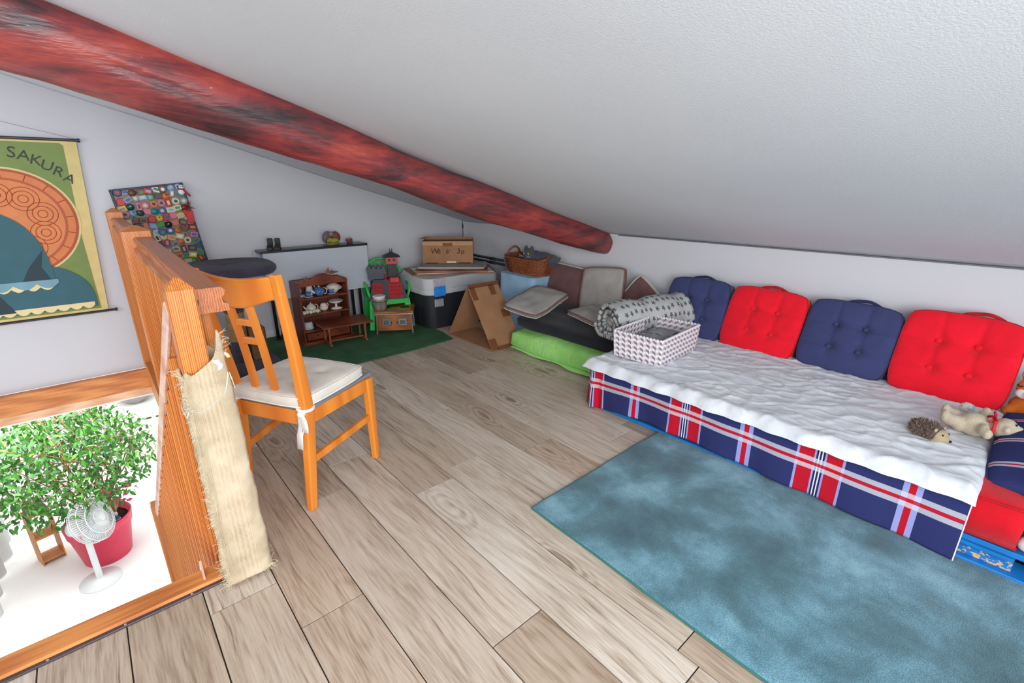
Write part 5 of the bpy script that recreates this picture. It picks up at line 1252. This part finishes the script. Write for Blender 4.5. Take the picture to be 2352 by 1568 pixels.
blob('body', [((0, 0, 0), (.052, .038, .032)), ((-.045, .0, -.002), (.030, .034, .026)), ((.082, 0, .010), (.040, .036, .034)), ((.118, -.004, .012), (.022, .018, .017)), ((.084, .034, .020), (.012, .012, .012)), ((.084, -.034, .020), (.012, .012, .012)),
              ((-.072, .022, .012), (.034, .020, .019)), ((-.072, -.022, .010), (.034, .020, .019)), ((-.095, .024, .020), (.015, .017, .022)), ((-.095, -.024, .018), (.015, .017, .022)), ((-.005, 0, .012), (.044, .034, .028)),
              ((.02, .052, .014), (.018, .032, .016)), ((.03, .082, .022), (.016, .018, .016)), ((.02, -.050, .012), (.018, .032, .016)), ((.03, -.075, .010), (.016, .018, .016))], FUR, BE, .005, 5)
b = MB(); b.tube([(.048, .030*math.cos(t), .006+.032*math.sin(t)) for t in [i*2*PI/16 for i in range(16)]], .005, 6, closed=True)
for s_ in (-1, 1): b.tube([(.048, 0, .040), (.044, .018*s_, .050), (.050, .026*s_, .042), (.048, .004*s_, .040)], .004, 6); b.tube([(.048, 0, .040), (.040, -.016*s_, .036), (.030, -.024*s_, .030)], .0035, 6)
b.done('ribbon', flat((214, 30, 40), .6), BE, smooth=True)
MB().ball((.139, -.004, .014), (.005, .006, .005), 8, 6).done('nose', flat((40, 34, 32), .4), BE, smooth=True)
for s_ in (-1, 1): MB().ball((.106, .016*s_, .036), .0034, 8, 6).done('eye', flat((20, 20, 20), .2), BE, smooth=True)
WM = thing('plush_lamb', 'small white plush with pale blue ribbon lying behind the beige bear', 'plush toy', (2.665, .075, .335), 1.9)
blob('body', [((0, 0, 0), (.034, .028, .024)), ((.034, 0, .016), (.025, .023, .022)), ((.030, .024, .026), (.008, .012, .006)), ((.030, -.024, .026), (.008, .012, .006)), ((-.032, .014, 0), (.016, .011, .011)), ((-.032, -.014, 0), (.016, .011, .011)), ((.006, .03, .004), (.010, .016, .010)), ((.006, -.03, .004), (.010, .016, .010))], fabric((214, 208, 198), .06, 240), WM, .005, 4)
MB().tube([(.016, .021*math.cos(t), .008+.021*math.sin(t)) for t in [i*2*PI/14 for i in range(14)]], .004, 6, closed=True).done('ribbon', flat((150, 196, 214), .6), WM, smooth=True)
for s_ in (-1, 1): MB().ball((.052, .010*s_, .022), .0026, 8, 6).done('eye', flat((30, 30, 30), .3), WM, smooth=True)
FX = thing('plush_fox', 'orange plush fox with white muzzle beside the right hand red cushion', 'plush toy', (2.93, -.085, .325), 2.75)
ORG = fabric((226, 122, 40), .07, 220, .95, .5)
blob('body', [((0, 0, .0), (.075, .085, .055)), ((.015, .0, .085), (.062, .072, .056)), ((.01, .05, .142), (.016, .022, .030)), ((.01, -.05, .142), (.016, .022, .030)), ((.06, .05, -.02), (.035, .025, .025)), ((.06, -.05, -.02), (.035, .025, .025))], ORG, FX, .007, 5)
blob('muzzle', [((.062, .026, .070), (.022, .026, .022)), ((.062, -.026, .070), (.022, .026, .022)), ((.074, 0, .072), (.016, .02, .016))], fabric((236, 232, 226), .03), FX, .005, 3)
MB().ball((.090, 0, .080), (.007, .010, .007), 10, 8).done('nose', flat((30, 26, 26), .3), FX, smooth=True)
for s_ in (-1, 1):
    MB().tube([(.070, .030*s_, .104), (.072, .040*s_, .100), (.066, .052*s_, .104)], .0025, 5).done('closed_eye', flat((30, 26, 26), .5), FX, smooth=True)
    MB().ball((.026, .050*s_, .146), (.006, .012, .018), 10, 8).done('inner_ear', fabric((240, 230, 214), .04), FX, smooth=True)
# plaid pillow at the right edge
PP = thing('plaid_pillow', 'navy plaid pillow with white care tag leaning at the right edge', 'pillow', (0, 0, 0))
PP.matrix_world = frame3((2.43, -.25, .346), (.95, .02, .16), (.06, 1, -.16))
b = MB(); f, r = cushion(b, .56, .50, .11, .008, 34, k=.10, p=2.6, wob=.01, seed=12); b.uv = {i: (.30-.285+.02*p[1], p[0]*1.9+.17) for i, p in enumerate(b.v)}; b.done('cover', PLAID, PP, smooth=True)
MB().tube(f, .003, 6, closed=True).done('piping', flat((40, 46, 90), .8), PP, smooth=True)
tg = MB().box((-.292, .10, -.006), (.052, .075, .0012)).done('care_tag', flat((232, 232, 236), .8), PP)
text('Clayeux', .020, flat((70, 74, 90), .7), tg, (-.295, .10, -.0048), (0, 0, -PI/2), 'lettering', .0003, .3)
PBL = thing('pale_blue_plush', 'pale blue plush toy peeking in under the plaid pillow', 'plush toy', (2.17, -.235, .31), 2.6)
blob('body', [((0, 0, 0), (.055, .06, .045)), ((.05, .01, .03), (.045, .045, .04)), ((.05, .05, .05), (.014, .03, .012)), ((.05, -.03, .06), (.014, .03, .012)), ((.0, .06, -.01), (.02, .03, .02))], fabric((170, 205, 224), .05, 220), PBL, .007, 4)
for s_ in (-1, 1): MB().ball((.092, .016*s_+.01, .04), .004, 8, 6).done('eye', flat((30, 30, 34), .3), PBL, smooth=True)
PKP = thing('pale_pink_plush', 'pale pinkish plush animal sitting on the bare pallet at right edge', 'plush toy', (2.115, -.215, .175), 2.8)
blob('body', [((0, 0, 0), (.062, .07, .062)), ((.02, .0, .085), (.045, .05, .045)), ((.05, .045, -.03), (.042, .026, .026)), ((.05, -.045, -.03), (.042, .026, .026)), ((.03, .06, .03), (.022, .022, .03))], fabric((216, 204, 204), .05, 220), PKP, .007, 4)
for s_ in (-1, 1): MB().ball((.06, .018*s_, .095), .004, 8, 6).done('eye', flat((30, 30, 34), .3), PKP, smooth=True)
# ================================================================ room below: ficus, fan and what is round them
PT = thing('potted_ficus', 'bushy green ficus in a pink pot in the room below', 'potted plant', (-.52, 6.02, -2.55))
PINK = flat((222, 62, 92), .4, 0, .03)
MB().lathe([(.20, 0), (.205, .01), (.262, .36), (.272, .362), (.285, .47), (.280, .476), (.268, .47), (.25, .40), (0, .40)], 40).done('pot', PINK, PT, smooth=True)
MB().lathe([(.0, .405), (.15, .415), (.255, .405)], 30).done('soil', flat((62, 44, 34), .95, 0, .4, 60, .8, 60), PT, smooth=True)
R5 = random.Random(21); BRK = flat((150, 104, 66), .8, 0, .2, 30)
brs = []
for i in range(9):
    a = i*2.4; L = R5.uniform(.75, 1.05); r0 = R5.uniform(.02, .09)
    pts = [Vector((r0*math.cos(a), r0*math.sin(a), .40))]
    for k_ in range(1, 7): t = k_/6; pts.append(Vector((r0*math.cos(a)+(.42*t**1.5)*math.cos(a+.4*t), r0*math.sin(a)+(.42*t**1.5)*math.sin(a+.4*t), .40+L*t)))
    MB().tube(pts, [.011-.0012*q for q in range(7)], 6).done('stem', BRK, PT, smooth=True); brs.append(pts)
k = NT('ficus_leaf', .4, 0, .45); k.col(k.ramp(k.rnd(), [(0, srgb((28, 76, 26))), (.4, srgb((44, 104, 32))), (.75, srgb((70, 134, 42))), (1, srgb((104, 166, 62)))])); k.b.inputs['Transmission Weight'].default_value = .0; LEAFM = k.m
k = NT('ficus_leaf_mass', .4, 0, .45); k.col(k.ramp(k.noise(k.obj(), 14, 3, .7), [(.3, srgb((28, 76, 26))), (.5, srgb((52, 112, 34))), (.7, srgb((94, 156, 56)))])); LFM2 = k.m
def leafgeo():
    pts = [(0, 0, 0), (.010, .014, .002), (.014, .028, 0), (.010, .044, -.004), (0, .062, -.012), (-.010, .044, -.004), (-.014, .028, 0), (-.010, .014, .002), (0, .03, -.004)]
    return pts, [(0, 1, 8), (1, 2, 8), (2, 3, 8), (3, 4, 8), (4, 5, 8), (5, 6, 8), (6, 7, 8), (7, 0, 8)]
lp, lf_ = leafgeo()
def place():
    while True:
        u = Vector((R5.uniform(-1, 1), R5.uniform(-1, 1), R5.uniform(-1, 1)))
        if .25 < u.length < 1: break
    c = Vector((-.10, 0, 1.20))+Vector((u.x*.74, u.y*.66, u.z*.60))
    c += Vector((0, 0, -.10*max(0, u.length-.7)))
    return c, Matrix.Translation(c) @ Euler((R5.uniform(-1.9, .2), R5.uniform(-.7, .7), R5.uniform(0, 6.28))).to_matrix().to_4x4() @ Matrix.Scale(R5.uniform(.85, 1.35), 4)
al = [place() for _ in range(3000)]
cdir = (Vector((0, 0, 1.25))-Vector(PT.location)-Vector((0, 0, 1.2))).normalized()
al.sort(key=lambda q: -q[0].dot(cdir))
proto = MB().add(lp, lf_).done('leaf', LEAFM, PT); proto.matrix_local = al[0][1]
for c, M in al[1:290]:
    o = proto.copy(); COL.objects.link(o); o.parent = PT; o.matrix_local = M
b = MB()
for c, M in al[290:]: b.add(lp, lf_, M)
tag(b.done('foliage', LFM2, PT), kind='stuff')
b = MB()
for i in range(90):
    c, M = al[R5.randrange(len(al))]; q = brs[R5.randrange(9)]; p = min(q, key=lambda z: (z-c).length); b.tube([p, p.lerp(c, .6)+Vector((0, 0, .03)), c], .0028, 4, caps=False)
tag(b.done('twigs', BRK, PT), kind='stuff')
# things in the pot
FLW = thing('pink_flowers', 'bunch of pink artificial flowers stuck in the pink pot', 'flowers', (-.38, 5.98, -2.10))
b = MB()
for i in range(26):
    c = Vector((R5.uniform(-.06, .16), R5.uniform(-.12, .1), R5.uniform(.10, .34)))
    for k_ in range(5): a = k_*1.2566; b.ball(c+Vector((.016*math.cos(a), .016*math.sin(a), 0)), (.013, .013, .008), 6, 4)
b.done('blossoms', flat((228, 92, 130), .6, 0, .2, 20), FLW)
b = MB()
for i in range(12): b.tube([(0, 0, 0), (R5.uniform(-.05, .1), R5.uniform(-.1, .1), .22)], .003, 4)
b.done('stems', flat((196, 170, 110), .6), FLW)
for i, (nm, lb, dx, dy, col, col2) in enumerate((('striped_figurine', 'pink and white striped figurine in the pot beside the fan', .02, -.17, (236, 206, 210), (214, 110, 130)), ('blue_figurine', 'small blue figurine at the front rim of the pink pot', .15, -.12, (60, 96, 150), (220, 220, 222)), ('red_figurine', 'small red figurine at the front rim of the pink pot', .07, -.22, (206, 54, 80), (230, 190, 170)))):
    t = thing(nm, lb, 'figurine', (-.52+dx, 6.02+dy, -2.14), 0)
    b = MB(); b.lathe([(.026, 0), (.032, .02), (.024, .06), (.012, .075), (0, .078)], 16); b.done('body', flat(col, .5), t, smooth=True)
    MB().ball((0, 0, .092), .020, 12, 8).done('head', flat((232, 196, 170), .6), t, smooth=True)
    b = MB(); [b.lathe([(.0325, .012+.02*j), (.033, .016+.02*j), (.030, .02+.02*j)], 16) for j in range(2)]; b.ball((0, 0, .108), (.018, .018, .012), 10, 6); b.done('trim', flat(col2, .5), t, smooth=True)
# fan
FN = thing('desk_fan', 'white pedestal fan standing in front of the pink flower pot', 'fan', (-.60, 5.60, -2.55))
WP = flat((222, 226, 228), .4, 0, .02)
MB().lathe([(.0, 0), (.17, 0), (.17, .02), (.04, .04), (.03, .05)], 28).done('base', WP, FN, smooth=True)
MB().bar((0, 0, .04), (0, 0, .62), .058, .05, (1, 0, 0), ch=.01).done('column', WP, FN)
HR = Euler((math.radians(68), 0, math.radians(62))).to_matrix().to_4x4(); HR.translation = Vector((.05, .04, .66)); HR = HR @ Matrix.Scale(1.3, 4)
b = MB(); b.lathe([(.0, -.15), (.05, -.145), (.068, -.11), (.068, -.05), (.05, -.02), (0, -.02)], 22, M=HR); b.done('motor_housing', WP, FN, smooth=True)
b = MB(); 
for rr, zz in ((.165, .0), (.165, .05), (.16, -.02), (.12, .075), (.06, .085), (.10, -.035)): b.tube([HR @ Vector((rr*math.cos(t), rr*math.sin(t), zz)) for t in [i*2*PI/36 for i in range(36)]], .004, 5, closed=True)
for i in range(64):
    a = i*2*PI/64; b.tube([HR @ Vector((r*math.cos(a), r*math.sin(a), z)) for r, z in ((.03, .088), (.10, .08), (.155, .055), (.165, .02), (.15, -.025), (.05, -.04))], .0026, 4, caps=False)
b.done('grille', WP, FN)
b = MB()
for q in range(3):
    b.grid(8, 8, lambda u, v: HR @ Vector(((.03+.115*u)*math.cos(q*2.094+(v-.5)*1.3*(.5+.5*u)), (.03+.115*u)*math.sin(q*2.094+(v-.5)*1.3*(.5+.5*u)), .02+.03*(v-.5))))
o = b.done('blades', flat((206, 212, 214), .35), FN, smooth=True); o.modifiers.new('t', 'SOLIDIFY').thickness = .002
MB().lathe([(.03, .09), (.03, .096), (0, .10)], 18, M=HR).done('grille_badge', WP, FN)
# bookcase with a few books left of the pot
RK = thing('book_rack', 'small pine rack of books on the floor left of the pink pot', 'rack', (-.98, 6.35, -2.55), .3); RK.scale = (.55, .8, .75)
RKW = wood((226, 160, 96), (196, 122, 62), (30, 30, 3), .5, 8, 'pine_rack')
for x in (-.16, .16): MB().box((x, 0, .40), (.02, .24, .80)).done('side_panel', RKW, RK)
for z in (.06, .42, .78): MB().box((0, 0, z), (.30, .24, .018)).done('shelf', RKW, RK)
for i, (c, w_, nm) in enumerate((((90, 96, 110), .03, 'dark grey'), ((190, 50, 54), .02, 'red'), ((226, 220, 210), .035, 'cream'), ((214, 140, 70), .025, 'orange'), ((120, 130, 140), .03, 'pale grey'))):
    t = thing('book', nm+' book standing upright on top of the pine rack downstairs', 'book', (0, 0, 0), 0, 'books on the pine rack')
    t.matrix_world = Matrix.Translation(RK.location) @ Matrix.Rotation(.3, 4, 'Z') @ Matrix.Translation((-.07+.032*i, 0, .592)) @ Matrix.Scale(.62, 4)
    MB().box((0, 0, .115), (w_, .17, .23), ch=.002).done('cover', flat(c, .5), t); MB().box((0, -.006, .1165), (w_*.78, .168, .222)).done('pages', flat((232, 228, 216), .8), t)
# pale sofa and cabinet beyond
SFA = thing('pale_cabinet', 'cream cabinet with a dark handle standing against the far side downstairs', 'cabinet', (.22, 8.2, -2.55), -.1)
CRE = flat((232, 230, 218), .5)
MB().box((0, 0, .42), (.95, .5, .84), ch=.006).done('carcass', CRE, SFA)
for x in (-.235, .235):
    o = MB().box((x, -.256, .42), (.455, .014, .78), ch=.003).done('door', flat((224, 222, 208), .5), SFA); MB().box((x*.3, -.268, .66), (.09, .012, .02), ch=.003).done('handle', flat((60, 56, 54), .4, .4), o)
MB().box((0, 0, .85), (.98, .53, .025), ch=.004).done('worktop', flat((240, 240, 236), .4), SFA)
PNL = thing('grey_bowl', 'shallow grey bowl standing on the cream cabinet downstairs', 'bowl', (.05, 8.15, -1.687))
MB().lathe([(.08, 0), (.10, .01), (.19, .09), (.20, .10), (.18, .095), (.09, .02), (0, .02)], 28).done('bowl', flat((150, 150, 152), .5), PNL, smooth=True)
CUR = thing('white_curtain', 'long white curtain hanging at the left side of the lower room', 'curtain', (-1.35, 5.8, -2.53))
b = MB(); b.grid(120, 4, lambda u, v: (.04*math.sin(u*46)+.02*math.sin(u*17), -1.2+2.4*u, .01+2.2*v)); o = b.done('drape', fabric((228, 230, 230), .02), CUR, smooth=True); o.modifiers.new('t', 'SOLIDIFY').thickness = .004
b = MB(); b.cyl((0, -1.3, 2.215), (0, 1.3, 2.215), .012, n=10); b.done('rod', flat((200, 200, 200), .3, .5), CUR)
